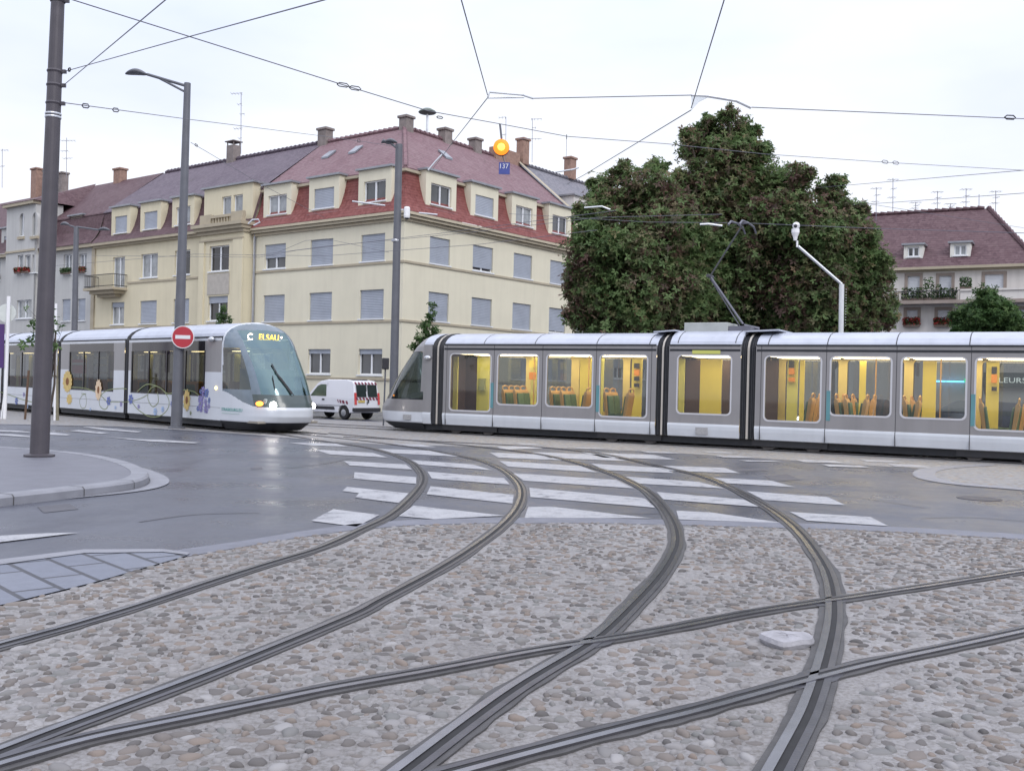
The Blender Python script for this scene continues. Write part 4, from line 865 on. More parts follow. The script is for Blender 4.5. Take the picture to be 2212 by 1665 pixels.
for x,y,w,h,m in ((1377,790,9,10,DARK),(1377,805,9,11,ORB),(1377,818,9,8,DARK),(1377,832,9,7,DARK)): box_px(x,y,w,h,1.35,m,c1_,'ticket_machine')
for x,y,w,h,m in ((1711,787,9,14,DARK),(1711,802,10,12,ORB),(1711,820,11,8,ORB)): box_px(x,y,w,h,1.45,m,c3_,'ticket_machine')
for x,y,w,h,m in ((2148,800,9,14,DARK),(2148,818,10,16,ORB),(2148,840,9,8,DARK)): box_px(x,y,w,h,1.25,m,c3_,'ticket_machine')
def seat_px(xp,par,f,yo=.35):
    a,_=pxT(xp,860,yo); seat(a+f*.12,yo,f,par)
for xp,f in ((1087,1),(1112,1),(1190,1),(1213,1),(1262,-1),(1307,1),(1353,-1)): seat_px(xp,c1_,f,.32); seat_px(xp+14,c1_,f,1.62)
for xp,f in ((1748,-1),(1808,1),(1828,1),(1866,-1),(1956,1),(1980,-1),(2122,1),(2196,-1)): seat_px(xp,c3_,f,.32); seat_px(xp+16,c3_,f,1.62)
MB().tube([(-13.9,1.2,.36),(-13.9,1.2,2.56)],.018,6).tube([(-12.0,1.2,.36),(-12.0,1.2,2.56)],.018,6).build('handrail',ORG,c1_)
MB().tube([(-3.6,1.2,.36),(-3.6,1.2,2.56)],.018,6).tube([(-2.0,1.2,.36),(-2.0,1.2,2.56)],.018,6).build('handrail',ORG,c3_)
# destination panel over the middle window, grille on the skirt
mb=MB(); mb.box(-8.3,-7.5,-.012,.0,2.60,2.70); mb.build('side_display',EM('side_display',(.45,.46,.12),.30),c2_)
MB().box(-8.15,-7.8,-.036,.0,.37,.56).build('vent_grille',M('grille',(.33,.33,.34),.6,0,.2,20),c2_)
# roof gear
mb=MB(); a=pxT(1490,705,1.2)[0]; b=pxT(1583,705,1.2)[0]; mb.box(a,b,.7,1.7,3.2,3.52); mb.build('roof_equipment',M('roof_box_grey',(.40,.42,.41),.6),TR,bevel=.02)
mb=MB()
for q in ((-9.6,-8.95),(-6.95,-6.0)): mb.add([(q[0],.35,3.26),(q[1],.35,3.30),(q[1],2.05,3.30),(q[0],2.05,3.26),(q[0],.35,3.22),(q[1],.35,3.26),(q[1],2.05,3.26),(q[0],2.05,3.22)],[(0,1,2,3),(4,7,6,5),(0,4,5,1),(1,5,6,2),(2,6,7,3),(3,7,4,0)])
mb.build('roof_flap',TLIGHT,TR)
def P3(x,y,o=1.2): s,z=pxT(x,y,o); return (s,o,z)
pb=MB(); A_=P3(1605,700); B_=P3(1534,597); C_=P3(1604,486)
pb.tube([A_,B_],.032,8); pb.tube([(A_[0]-.12,1.3,A_[2]-.05),(B_[0]-.03,1.25,B_[2]-.03)],.016,6)
pb.box(A_[0]-.5,A_[0]+.35,.75,1.65,3.24,3.42); pb.tube([P3(1608,703),P3(1640,710)],.05,6); pan=pb.build('pantograph',M('panto_metal',(.16,.16,.19),.45,.4),TR)
pb=MB(); pb.tube([(B_[0],1.2,B_[2]),(C_[0],1.2,C_[2])],.024,6); pb.tube([(B_[0],.95,B_[2]),(B_[0],1.45,B_[2])],.05,6); pb.build('upper_arm',M('panto_dark',(.08,.08,.09),.5,.4),pan)
pb=MB()
for o_ in (-.16,.16): pb.tube([(C_[0]+o_,.35,C_[2]-.12),(C_[0]+o_,.6,C_[2]+.02),(C_[0]+o_,1.2,C_[2]+.05),(C_[0]+o_,1.8,C_[2]+.02),(C_[0]+o_,2.05,C_[2]-.12)],.028,6)
pb.tube([(C_[0]-.16,1.2,C_[2]+.04),(C_[0]+.16,1.2,C_[2]+.04)],.025,6); pb.build('collector_head',M('panto_metal',(.30,.30,.34),.4,.5),pan)
# ---- nose generator
def smooth01(t): t=max(0,min(1,t)); return t*t*(3-2*t)
def nose(par,x0,sg,LT,hs,classify,mats,n=2.5,nz=110,nt_=120,zmin=.08):
    top=2.62+(3.25-2.62)*hs; mbs={}
    zs=[zmin+(top-.004-zmin)*i/nz for i in range(nz+1)]
    def pt(z,th):
        L=interp(LT,z); W=Wz(z,hs); c,s_=math.cos(th),abs(math.sin(th)); return (x0+sg*L*s_**(2/n),1.2-W*math.copysign(abs(c)**(2/n),c),z)
    ths=[math.pi*(i/nt_) for i in range(nt_+1)]
    g=[[pt(z,t) for t in ths] for z in zs]; idx={}
    for i in range(nz):
        for j in range(nt_):
            q=[g[i][j],g[i][j+1],g[i+1][j+1],g[i+1][j]]; cx=[sum(p[k] for p in q)/4 for k in range(3)]
            k=classify(abs(cx[0]-x0),cx[1]-1.2,cx[2]); mb=mbs.setdefault(k,MB()); ix=idx.setdefault(k,{})
            f=[]
            for a,b in ((i,j),(i,j+1),(i+1,j+1),(i+1,j)):
                if (a,b) not in ix: ix[(a,b)]=len(mb.v); mb.v.append(g[a][b])
                f.append(ix[(a,b)])
            mb.f.append(tuple(f)); mb.m.append(0)
    out={}
    for k,mb in mbs.items(): out[k]=mb.build(k,mats[k],par,smooth=True,split=k in ('cab_window',))
    return out
def surf(y,z,x0,sg,LT,hs,n=2.5):
    L=interp(LT,z); W=Wz(z,hs); t=min(1,abs(y-1.2)/W); return x0+sg*L*(1-t**n)**(1/n)
LTR=[(.05,1.6),(.20,1.95),(.36,2.15),(.62,2.22),(.80,2.20),(1.05,2.02),(1.35,1.83),(1.7,1.60),(2.0,1.37),(2.25,1.16),(2.5,.92),(2.75,.66),(3.0,.34),(3.12,.18),(3.25,.0)]
def clsR(l,y,z):
    if z<.30: return 'lower_apron'
    if z<.66: return 'front_bumper'
    if z<1.06 or z>2.60: return 'nose_shell'
    ay=abs(y)
    if ay<.93: return 'windshield'
    if ay<.97 or l<.05: return 'nose_shell'
    return 'cab_window'
nose(TR,-17.3,-1,LTR,1,clsR,{'lower_apron':BLACK,'front_bumper':TWHITE,'nose_shell':TGREY,'windshield':CABG,'cab_window':CABG})
mb=MB(); mb.panel(rect(-17.3,-16.98,.66,2.84),[],NEAR,0); cb_=mb.build('cab_pillar',TGREY,TR); MB().panel(rect(-17.3,-16.98,.66,2.84),[],FARS,0).build('cab_pillar',TGREY,TR)
mb=MB(); mb.strip([[(x,y,z) for y,z in SKP] for x in (-17.3,-16.98)]); mb.strip([[(x,2.4-y,z) for y,z in SKP] for x in (-17.3,-16.98)]); mb.build('white_skirt',TWHITE,cb_,split=True)
mb=MB(); mb.strip([[(x,y,z) for y,z in roofprof(2.84)] for x in (-17.32,-16.98)]); mb.build('roof',TLIGHT,cb_)
MB().box(-17.02,-16.99,.05,2.35,.35,2.7).build('bulkhead',M('dark_brown_panel',(.07,.045,.05),.6),cb_)
mb=MB(); mb.box(-19.0,-18.2,.5,1.9,.5,1.02); mb.build('dashboard',DARK,TR,bevel=.05); mb=MB(); mb.box(-17.55,-17.35,.9,1.5,.75,1.75); mb.box(-17.95,-17.4,.9,1.5,.7,.85); mb.build('driver_seat',M('seat_dark_green',(.05,.08,.06),.8),TR,bevel=.05)
MB().box(-18.05,-17.75,-.034,.0,.40,.56).build('vent_grille',M('grille',(.33,.33,.34),.6,0,.2,20),TR)
mb=MB(); mb.ball((-17.12,-.06,2.42),(.13,.07,.07)); mb.build('side_camera',GALV,TR,smooth=True)
MB().ball((-18.9,.62,1.16),.03).build('indicator',AMBER,TR)
# rails under it
t=thing('tram_track','straight tram track running underneath the grey tram','tram track',(0,0,0),0,'tram tracks in the street')
for yy in (.48,1.92): rail([TW(x,yy) for x in np.linspace(-34,10,12)],t,.004)
# ------------------------------------------------ left: white flower tram
A0=at(480,918,30)[:2]; fx=(.7268,-.6868); fy=(.6868,.7268)
TL=thing('tram','white tram with painted flowers on its flank and lit headlights','tram',(A0[0],A0[1],0),math.atan2(fx[1],fx[0]),'trams')
def LWd(x,y): return (A0[0]+fx[0]*x+fy[0]*y,A0[1]+fx[1]*x+fy[1]*y)
def pxS(x,y,off=0): return pl(x,y,LWd(0,off),fx)     # -> (x_local,z) on the plane y=off
HS=1.16
def lcar(par,x0,x1,g0_,g1_,front=False):
    """white flank, grey pillars, dark glazed band between g0_ and g1_"""
    mb=MB()
    for fn in (NEAR,FARS):
        mb.panel(rect(x0,x1,.32,1.02),[],fn,0); mb.panel(rect(x0,g0_,1.02,1.78),[],fn,0); mb.panel(rect(g1_,x1,1.02,1.78),[],fn,0)
        mb.panel(rect(x0,x1,2.74,2.84),[],fn,0)
    c=mb.build('carriage',TWHITE,par)
    mb=MB()
    for fn in (NEAR,FARS): mb.panel(rect(x0,g0_,1.78,2.74),[],fn,0); mb.panel(rect(g1_,x1,1.78,2.74),[],fn,0)
    mb.build('grey_pillar',TGREY,c,split=True)
    mb=MB()
    for fn in (NEAR,FARS): mb.panel(rect(g0_,g1_,2.44,2.74),[],fn,0)
    mb.build('black_band',BLKG,c,split=True)
    n=max(2,round((g1_-g0_)/1.22)); st=(g1_-g0_)/n
    for fn in (NEAR,FARS):
        for k in range(n): MB().add([fn(g0_+st*k+.03,1.02,.02),fn(g0_+st*(k+1)-.03,1.02,.02),fn(g0_+st*(k+1)-.03,2.44,.02),fn(g0_+st*k+.03,2.44,.02)],[(0,1,2,3)]).build('window',TINT,c)
    mb=MB()
    for k in range(n+1):
        x=g0_+st*k; mb.box(x-.035,x+.035,-.004,.04,1.02,2.44); mb.box(x-.035,x+.035,2.36,2.404,1.02,2.44)
    mb.box(g0_,g1_,-.003,.03,1.02,1.06); mb.build('mullions',BLKG,c,split=True)
    mb=MB(); mb.strip([[(x,y,z) for y,z in roofprof(2.84,HS)] for x in (x0,x1)])
    for x in (x0,x1): pr=roofprof(2.84,HS); mb.add([(x,y,z) for y,z in pr],[tuple(range(len(pr)))])
    mb.build('roof',TLIGHT,c)
    mb=MB(); band(mb,x0,x1,2.825,2.85,.01); mb.box(x0,x1,-.003,.0,.70,.708); mb.build('panel_joint',SEAM,c)
    mb=MB(); mb.box(x0,x1,.06,2.34,.13,.32); mb.box(x0,x1,.02,2.38,.26,.318); mb.build('underframe',BLACK,c)
    inner_tube(c,x0,x1); lamps(c,x0+.4,x1-.4,(.7,1.7),WARM2,2.5,2.0,.09,.3)
    for k in range(3):
        xx=g0_+(g1_-g0_)*(k+.35)/3; MB().box(xx-.15,xx+.15,1.75,1.8,.37,2.4).build('partition',YELG,c)
        seat(xx+.7,.4,1 if k%2 else -1,c,False); seat(xx+.7,1.6,1 if k%2 else -1,c,False)
    return c
l1=lcar(TL,-6.2,-.13,-5.98,-1.11,True); l2=lcar(TL,-11.82,-6.5,-11.04,-7.36); l3=lcar(TL,-17.6,-12.1,-17.1,-12.9); l4=lcar(TL,-23.4,-17.9,-22.8,-18.5)
for a,b in ((-6.5,-6.2),(-12.1,-11.82),(-17.9,-17.6)): gaiter(TL,a,b,3.2,HS,False)
LTL=[(.05,1.75),(.2,2.0),(.34,2.22),(.5,2.32),(.7,2.33),(.9,2.25),(1.1,2.14),(1.35,2.0),(1.7,1.76),(2.1,1.43),(2.5,1.03),(2.8,.70),(3.0,.46),(3.15,.28),(3.28,.12),(3.36,.0)]
def clsL(l,y,z):
    ay=abs(y); zb=1.22-.44*smooth01(l/1.75)
    if z<.33: return 'lower_apron'
    if l<.09 and z>zb: return 'white_arch'
    if z<zb: return 'front_bumper'
    if z>3.0+.10*(1-(ay/1.2)**2): return 'glazed_cap'
    if z<1.14-.0*ay and ay<1.0: return 'front_band'
    if ay<.86: return 'windshield'
    if ay<1.0 or z<1.27: return 'cab_frame'
    if z>2.52: return 'glazed_cap'
    return 'cab_window'
NL=nose(TL,-.13,1,LTL,HS,clsL,{'lower_apron':BLACK,'white_arch':TWHITE,'front_bumper':TWHITE,'glazed_cap':CAPG,'front_band':M('front_band_grey',(.055,.075,.075),.25,0,.15,2,0,60,.5,.4),'windshield':SHIELD,'cab_frame':CAPG,'cab_window':CABG},2.5,150,160)
def nose_at(px,py):
    xc=1.6
    for _ in range(14):
        y,z=pl(px,py,LWd(xc,0),fy); xc=.5*xc+.5*surf(min(2.39,max(.01,y)),z,-.13,1,LTL,HS)
    return (xc,y,z)
mb=MB(); mb.box(.2,.26,.08,2.32,.36,1.5); mb.build('bulkhead',M('dark_brown_panel',(.07,.045,.05),.6),TL)
MB().box(-.1,1.7,.15,2.25,.3,.36).build('cab_floor',FLOOR,TL)
mb=MB(); mb.box(1.2,1.75,.35,2.05,.36,1.05); mb.build('dashboard',M('dash_grey',(.24,.28,.28),.6),TL,bevel=.08)
mb=MB(); mb.box(.35,.55,.9,1.5,.8,1.85); mb.box(.4,.9,.9,1.5,.75,.9); mb.build('driver_seat',M('seat_dark_green',(.05,.08,.06),.8),TL,bevel=.06)
MB().box(.5,.56,.25,2.15,1.0,1.9).build('cab_partition',M('cab_green_panel',(.30,.36,.30),.7),TL)
for px,py,r in ((592,876,.115),(676,877,.105)):
    x,y,z=nose_at(px,py); MB().ball((x-.03,y,z),(.09,r,r)).build('headlight',HEAD,TL,smooth=True)
x,y,z=nose_at(562,872); MB().ball((x-.02,y,z),(.12,.12,.075)).build('indicator',AMBER,TL,smooth=True)
x,z=pxS(467,838); MB().ball((x,-.01,z),(.06,.03,.05)).build('indicator',EM('side_repeater',(1,.6,.2),5),TL,smooth=True)
x,z=pxS(461,733); MB().ball((x,-.07,z),(.14,.08,.08)).build('side_camera',GALV,TL,smooth=True)
pts_=[nose_at(*p) for p in ((628,851),(600,813),(585,786))]; mb=MB(); mb.tube([(x+.05,y,z) for x,y,z in pts_],.018,6)
pts_=[nose_at(*p) for p in ((632,853),(606,818),(592,802))]; mb.tube([(x+.06,y,z) for x,y,z in pts_],.014,6); mb.tube([(x+.07,y,z) for x,y,z in [nose_at(586,812),nose_at(591,841)]],.014,5); mb.build('wiper',DARK,TL)
def front_text(txt,px,py,hpx,mat,name,al='CENTER'):
    xc=.53; y,z=pl(px,py,LWd(xc,0),fy); s_=hpx*LWd(xc,y)[1]/F*1.35
    # seen from the front, text runs along +y
    return text_mesh(txt,s_,mat,name,TL,lambda a,b,c:(xc+.0+c,y+a,z+b),.004,al)
MB().box(.46,.50,.50,1.90,2.56,2.80).build('display_housing',M('display_grey',(.10,.14,.15),.5),TL)
front_text('C',540,734,15,EM('display_white',(1,.75,.55),7),'line_letter'); front_text('ELSAU',581,735,13.5,EM('display_yellow',(1,.58,.06),2.8),'destination_text'); front_text('o',608,731,6,EM('display_white',(1,.75,.55),7),'side_mark')
# lettering on the bumper flank
LOGO=M('logo_green',(.10,.34,.30),.6)
def flank(x,z): L=interp(LTL,z); t=max(0,min(.999,(x+.13)/L)); return 1.2-Wz(z,HS)*(1-t**2.5)**(1/2.5)
def bump_text(txt,size,x0_,z0_,mat,name): return text_mesh(txt,size,mat,name,TL,lambda a,b,c:(x0_+a,flank(x0_+a,z0_+b)-.008-c,z0_+b),.002)
bump_text('STRASBOURG.EU',.135,-.05,.62,LOGO,'lettering'); mb=MB()
for k in range(9): mb.box(-.02+k*.1,.06+k*.1,flank(.02+k*.1,.55)-.012,flank(.02+k*.1,.55)-.004,.548,.562)
mb.build('lettering_underline',M('logo_pale',(.40,.56,.50),.6),TL)
# interior notices behind the glass
def inpx(xa,ya,xb,yb,off,mat,name,par): a=pxS(xa,yb,off); b=pxS(xb,ya,off); MB().box(a[0],b[0],off,off+.02,a[1],b[1]).build(name,mat,par)
inpx(154,776,185,806,.10,REDP,'poster',l2); inpx(155,783,184,788,.08,NOTE,'poster_stripe',l2)
for k in range(4): inpx(202,759+k*16,231,771+k*16,.10,NOTE,'notice',l2)
# painted flowers: petals, leaves and vines lying on the flank
YP=M('petal_yellow',(.62,.46,.17),.6,0,.2,6); WP_=M('petal_pale',(.72,.55,.38),.6,0,.15,6); BR=M('flower_centre',(.22,.09,.03),.7); BLU=M('petal_blue',(.12,.16,.42),.6,0,.2,6); LIL=M('petal_lilac',(.24,.21,.46),.6,0,.25,6); VINE=M('vine_green',(.23,.27,.13),.6,0,.2,4); PBL=M('petal_pale_blue',(.33,.45,.68),.6)
LV=[0]
def dz(): LV[0]+=1; return -.004-.0006*(LV[0]%24)
def fl2(x,z): return (flank(x,z) if x>-.13 else 0)
def petals(px,py,r,n,mat,cm,asp=1,rc=.35,w=.42):
    x,z=pxS(px,py); mb=MB(); o=dz()
    for k in range(n):
        a=6.2832*k/n+.2; ca_,sa_=math.cos(a),math.sin(a); P=[]
        for t,u in ((.15,0),(.45,w*.8),(.75,w),(1,.12),(1,-.12),(.75,-w),(.45,-w*.8)):
            P.append((x+r*(t*ca_-u*sa_*.6),fl2(x,z)+o-.0008*(k%3),z+asp*r*(t*sa_+u*ca_*.6)))
        mb.add(P,[tuple(range(7))],0)
    c=[(x+r*rc*math.cos(6.2832*k/12),fl2(x,z)+o-.004,z+asp*r*rc*math.sin(6.2832*k/12)) for k in range(12)]; mb.add(c,[tuple(range(12))],1)
    mb.build('painted_flower',[mat,cm],TL,recalc=False)
def vine(pxs,w=.03):
    P=[pxS(*p) for p in pxs]; P=smooth_poly(P,7); mb=MB(); o=dz()
    A=offset(P,w/2);Bq=offset(P,-w/2)
    for i in range(len(P)-1): mb.add([(A[i][0],o,A[i][1]),(A[i+1][0],o,A[i+1][1]),(Bq[i+1][0],o,Bq[i+1][1]),(Bq[i][0],o,Bq[i][1])],[(0,1,2,3)])
    return mb.build('painted_vine',VINE,TL,recalc=False)
vine([(150,836),(180,838),(205,846),(226,862),(233,876),(226,884),(216,876),(216,858),(232,843),(262,839),(274,840)])
vine([(186,850),(178,854),(172,866),(176,880),(184,880),(187,866),(184,852),(176,850)],.022)
vine([(284,866),(298,884),(322,899),(346,898),(362,884),(365,864),(352,842),(336,834),(322,844),(320,862),(330,878),(342,868),(340,846)])
vine([(296,846),(318,830),(344,836),(364,850),(392,842),(420,846),(432,858)]); vine([(0,846),(24,854),(46,862),(70,868),(96,868)]); vine([(236,868),(252,868),(272,868),(300,862),(320,852)],.022)
petals(146,824,.42,14,YP,BR); petals(150,862,.26,9,YP,YP,.8); petals(213,842,.26,12,WP_,BR,1.5); petals(404,864,.22,10,YP,BR,1.6)
for px,py,r,m in ((235,866,.17,BLU),(283,862,.18,BLU),(36,866,.16,BLU),(262,873,.09,LIL),(300,878,.08,LIL),(52,852,.10,LIL),(372,872,.10,BLU),(60,878,.08,PBL),(250,880,.07,PBL),(336,889,.13,PBL),(352,884,.10,PBL),(196,884,.06,PBL)): petals(px,py,r,6,m,VINE,1,.15,.5)
for k in range(26):
    a=rng.random()*6.28; q=rng.random()**.6; petals(440+15*q*math.cos(a),868+26*q*math.sin(a),.07+.05*rng.random(),6,(LIL,BLU,LIL)[k%3],VINE,1,.2,.5)
for px,py in ((404,884),(398,876),(412,892)): petals(px,py,.07,5,VINE,VINE,1,.2,.5)
t=thing('tram_track','tram track lying underneath the white flower tram','tram track',(0,0,0),0,'tram tracks in the street')
for yy in (.48,1.92): rail([LWd(x,yy) for x in np.linspace(-40,2.6,12)],t,.004)
# ================================================================ vehicles on wheels
TYRE=M('tyre',(.02,.02,.022),.8); RIM=M('rim',(.45,.46,.48),.35,.7); CARGL=M('car_glass',(.03,.04,.04),.05,0,.3,2,0,60,.8); REDL=M('tail_light_red',(.50,.03,.03),.25,0,.1,5,0,60,.6,.5)
def wheel(par,x,y,r,w=.19,side=1):
    tw=MB().lathe([(r*.62,-w/2),(r*.94,-w/2),(r,-w*.3),(r,w*.3),(r*.94,w/2),(r*.62,w/2)],(x,y,r),22,0,'y').build('wheel',TYRE,par,smooth=False)
    mb=MB(); yy=y+side*w*.42; mb.lathe([(r*.63,-.02),(r*.63,.0),(r*.5,.015),(r*.2,.035),(.01,.04)] if side>0 else [(r*.63,.02),(r*.63,0),(r*.5,-.015),(r*.2,-.035),(.01,-.04)],(x,yy,r),22,0,'y'); mb.build('rim',RIM,tw)
    return tw
def shell(prof,y0,y1,tum,zt,mat,name,par,bevel=.05):
    """side profile (x,z) swept across, leaning in above zt"""
    def yo(z): return max(0,z-zt)*tum
    n=len(prof); vs=[(x,y0+yo(z),z) for x,z in prof]+[(x,y1-yo(z),z) for x,z in prof]
    mb=MB(); P=[Vector((x,z,0)) for x,z in prof]; tr=tessellate_polygon([P])
    mb.add(vs,[tuple(t) for t in tr]+[tuple(n+i for i in reversed(t)) for t in tr]+[(i,(i+1)%n,n+(i+1)%n,n+i) for i in range(n)])
    return mb.build(name,mat,par,bevel=bevel)
vg=gnd(745,906); VAN=thing('van','small white delivery van with red and white striped rear doors parked between the two trams','van',(vg[0],vg[1],0),math.atan2(.609,-.793))
S=.90
def sq(P): return [(x*S,z*S) for x,z in P]
arc=lambda cx,r: [(cx+r*math.cos(R(180-a)),.30+r*math.sin(R(180-a))) for a in range(0,181,20)]
prof=[(-.70,.34)]+[(-.37,.30)]+arc(0,.37)[1:-1]+[(.37,.30),(2.23,.30)]+arc(2.6,.37)[1:-1]+[(2.97,.30),(3.36,.34),(3.38,.62),(3.28,.86),(2.62,1.04),(2.42,1.14),(1.86,1.66),(1.62,1.76),(1.2,1.83),(-.1,1.84),(-.46,1.79),(-.58,1.66),(-.70,.98)]
# local frame: x forward, +y towards the camera side, so the visible flank is at y=.1
prof=sq(prof); Wv=1.62*S
shell(prof,.1-Wv,.1,.11,1.0*S,M('van_white',(.74,.75,.80),.25,0,.03,1,0,60,.5,.5),'body',VAN,.035)
def sidey(z): return .1-max(0,z-S)*.11+.006
def splate(P,mat,name,lift=0):
    P=sq(P); mb=MB(); V=[Vector((x,z,0)) for x,z in P]; mb.add([(x,sidey(z)+lift,z) for x,z in P],[tuple(t) for t in tessellate_polygon([V])]); return mb.build(name,mat,VAN)
splate([(1.18,1.05),(2.28,1.05),(2.05,1.30),(1.84,1.52),(1.6,1.60),(1.24,1.60)],M('van_window',(.10,.13,.10),.06,0,.3,2,0,60,.8),'side_window',.004)
splate([(.55,.44),(2.15,.44),(2.15,.58),(.62,.58)],DARK,'side_trim',.012); splate([(1.28,.86),(1.45,.86),(1.45,.93),(1.28,.93)],DARK,'door_handle',.015)
splate([(1.13,.40),(1.145,.40),(1.165,1.68),(1.15,1.68)],SEAM,'door_gap',.002); splate([(-.0,.62),(2.4,.62),(2.4,.632),(-.0,.632)],SEAM,'body_crease',.002)
for k,(a,b) in enumerate(((.30,.36),(.12,.22),(-.10,.05),(-.32,-.20))): splate([(a,.78-.02*k),(b,.78-.02*k),(b+.06,.92-.02*k),(a+.06,.92-.02*k)],M('stripe_maroon',(.20,.03,.06),.5),'warning_stripe',.006)
def rearx(z): return (-.70+max(0,z/S-.98)*(.12/.68))*S-.012
def rplate(y0,y1,z0,z1,mat,name,lift=0,sk=0):
    z0*=S;z1*=S; mb=MB(); a=.1-Wv
    mb.add([(rearx(z0)-lift,a+y0*Wv,z0),(rearx(z0)-lift,a+y1*Wv,z0),(rearx(z1)-lift,a+(y1+sk)*Wv,z1),(rearx(z1)-lift,a+(y0+sk)*Wv,z1)],[(0,1,2,3)]); return mb.build(name,mat,VAN)
rplate(.10,.47,1.06,1.62,CARGL,'rear_window',.02); rplate(.53,.90,1.06,1.62,CARGL,'rear_window',.02)
mb=MB()
for k in range(7):
    u=.06+k*.13
    rplate(u,u+.07,1.63,1.74,M('stripe_maroon',(.20,.03,.06),.5),'warning_stripe',.012,.05); rplate(u,u+.07,.92,1.04,M('stripe_maroon',(.20,.03,.06),.5),'warning_stripe',.012,.05)
rplate(.60,.86,.80,.90,M('plate_yellow',(.55,.42,.12),.5),'number_plate',.02); rplate(.485,.515,.70,1.66,SEAM,'door_gap',.004); rplate(.44,.49,.78,.95,DARK,'door_handle',.03)
for a,b in ((.905,1.0),(.0,.085)): rplate(a,b,.70,1.25,REDL,'tail_light',.02)
mb=MB(); mb.box(-.79*S,-.60*S,.1-Wv-.02,.12,.38*S,.56*S); mb.build('rear_bumper',DARK,VAN,bevel=.03)
for x in (0,2.6*S):
    for y,sd in ((.0,1),(.2-Wv,-1)): wheel(VAN,x,y,.285,.18,sd)
MB().box(-.2*S,.5*S,.1-Wv*.8,.1-Wv*.2,1.835*S,1.86*S).build('roof_vent',DARK,VAN)
def car(loc,rz,label,col):  # added car; its headlights stand in for lights reflected in the tram glass
    c=thing('car',label,'car',(loc[0],loc[1],0),rz,'cars added behind the grey tram for reflected lights')
    pr=[(0,.3),(.25,.22)]+[(.75+.34*math.cos(R(180-a)),.28+.34*math.sin(R(180-a))) for a in range(20,180,20)]+[(1.2,.22),(2.9,.22)]+[(3.25+.34*math.cos(R(180-a)),.28+.34*math.sin(R(180-a))) for a in range(20,180,20)]+[(3.8,.22),(4.05,.32),(4.1,.6),(4.0,.85),(3.7,.95),(3.2,1.0),(2.6,1.42),(1.3,1.45),(.4,1.05),(.05,.85)]
    # front at x=0
    shell(pr,0,1.7,.22,.9,M('car_paint_'+str(round(col[0],2)),col,.25,.3,.05,1,0,60,.5,.6),'body',c,.05)
    mb=MB(); mb.add([(.42,.22,1.06),(.42,1.48,1.06),(1.25,1.38,1.43),(1.25,.32,1.43)],[(0,1,2,3)]); 
    for v in range(4): p=mb.v[v]; mb.v[v]=(p[0]-.02,p[1],p[2]+.02)
    mb.build('windshield',CARGL,c)
    for y,k in ((-.005,1),(1.705,-1)):
        mb=MB(); mb.add([(1.0,y+k*.02,.98),(3.1,y+k*.02,.98),(2.6,y+k*.11,1.36),(1.4,y+k*.11,1.36)],[(0,1,2,3)]); mb.build('side_window',CARGL,c)
    for y in (.22,1.48): MB().ball((.0,y,.68),(.08,.16,.11)).build('headlight',HEAD,c,smooth=True)
    for x in (.75,3.25):
        for y,sd in ((.1,-1),(1.6,1)): wheel(c,x,y,.29,.18,sd)
    MB().box(-.01,.04,.55,1.15,.36,.46).build('number_plate',NOTE,c)
    return c
def headed(px,py,Y): p=at(px,py,Y); return p
p=at(1757,905,33.5); car((p[0]+.36,p[1]-.77),R(25),'added dark car whose headlights stand in for reflections beside the middle tram gaiter',(.05,.05,.06))
p=at(2042,902,33.0); car((p[0]+.36,p[1]-.77),R(25),'added dark blue car whose headlights stand in for reflections below the blue tube',(.03,.04,.08))
p=at(2188,880,36.0); car((p[0]+.36,p[1]-.77),R(25),'added grey car whose headlights stand in for reflections below the FLEURS sign',(.16,.16,.17))
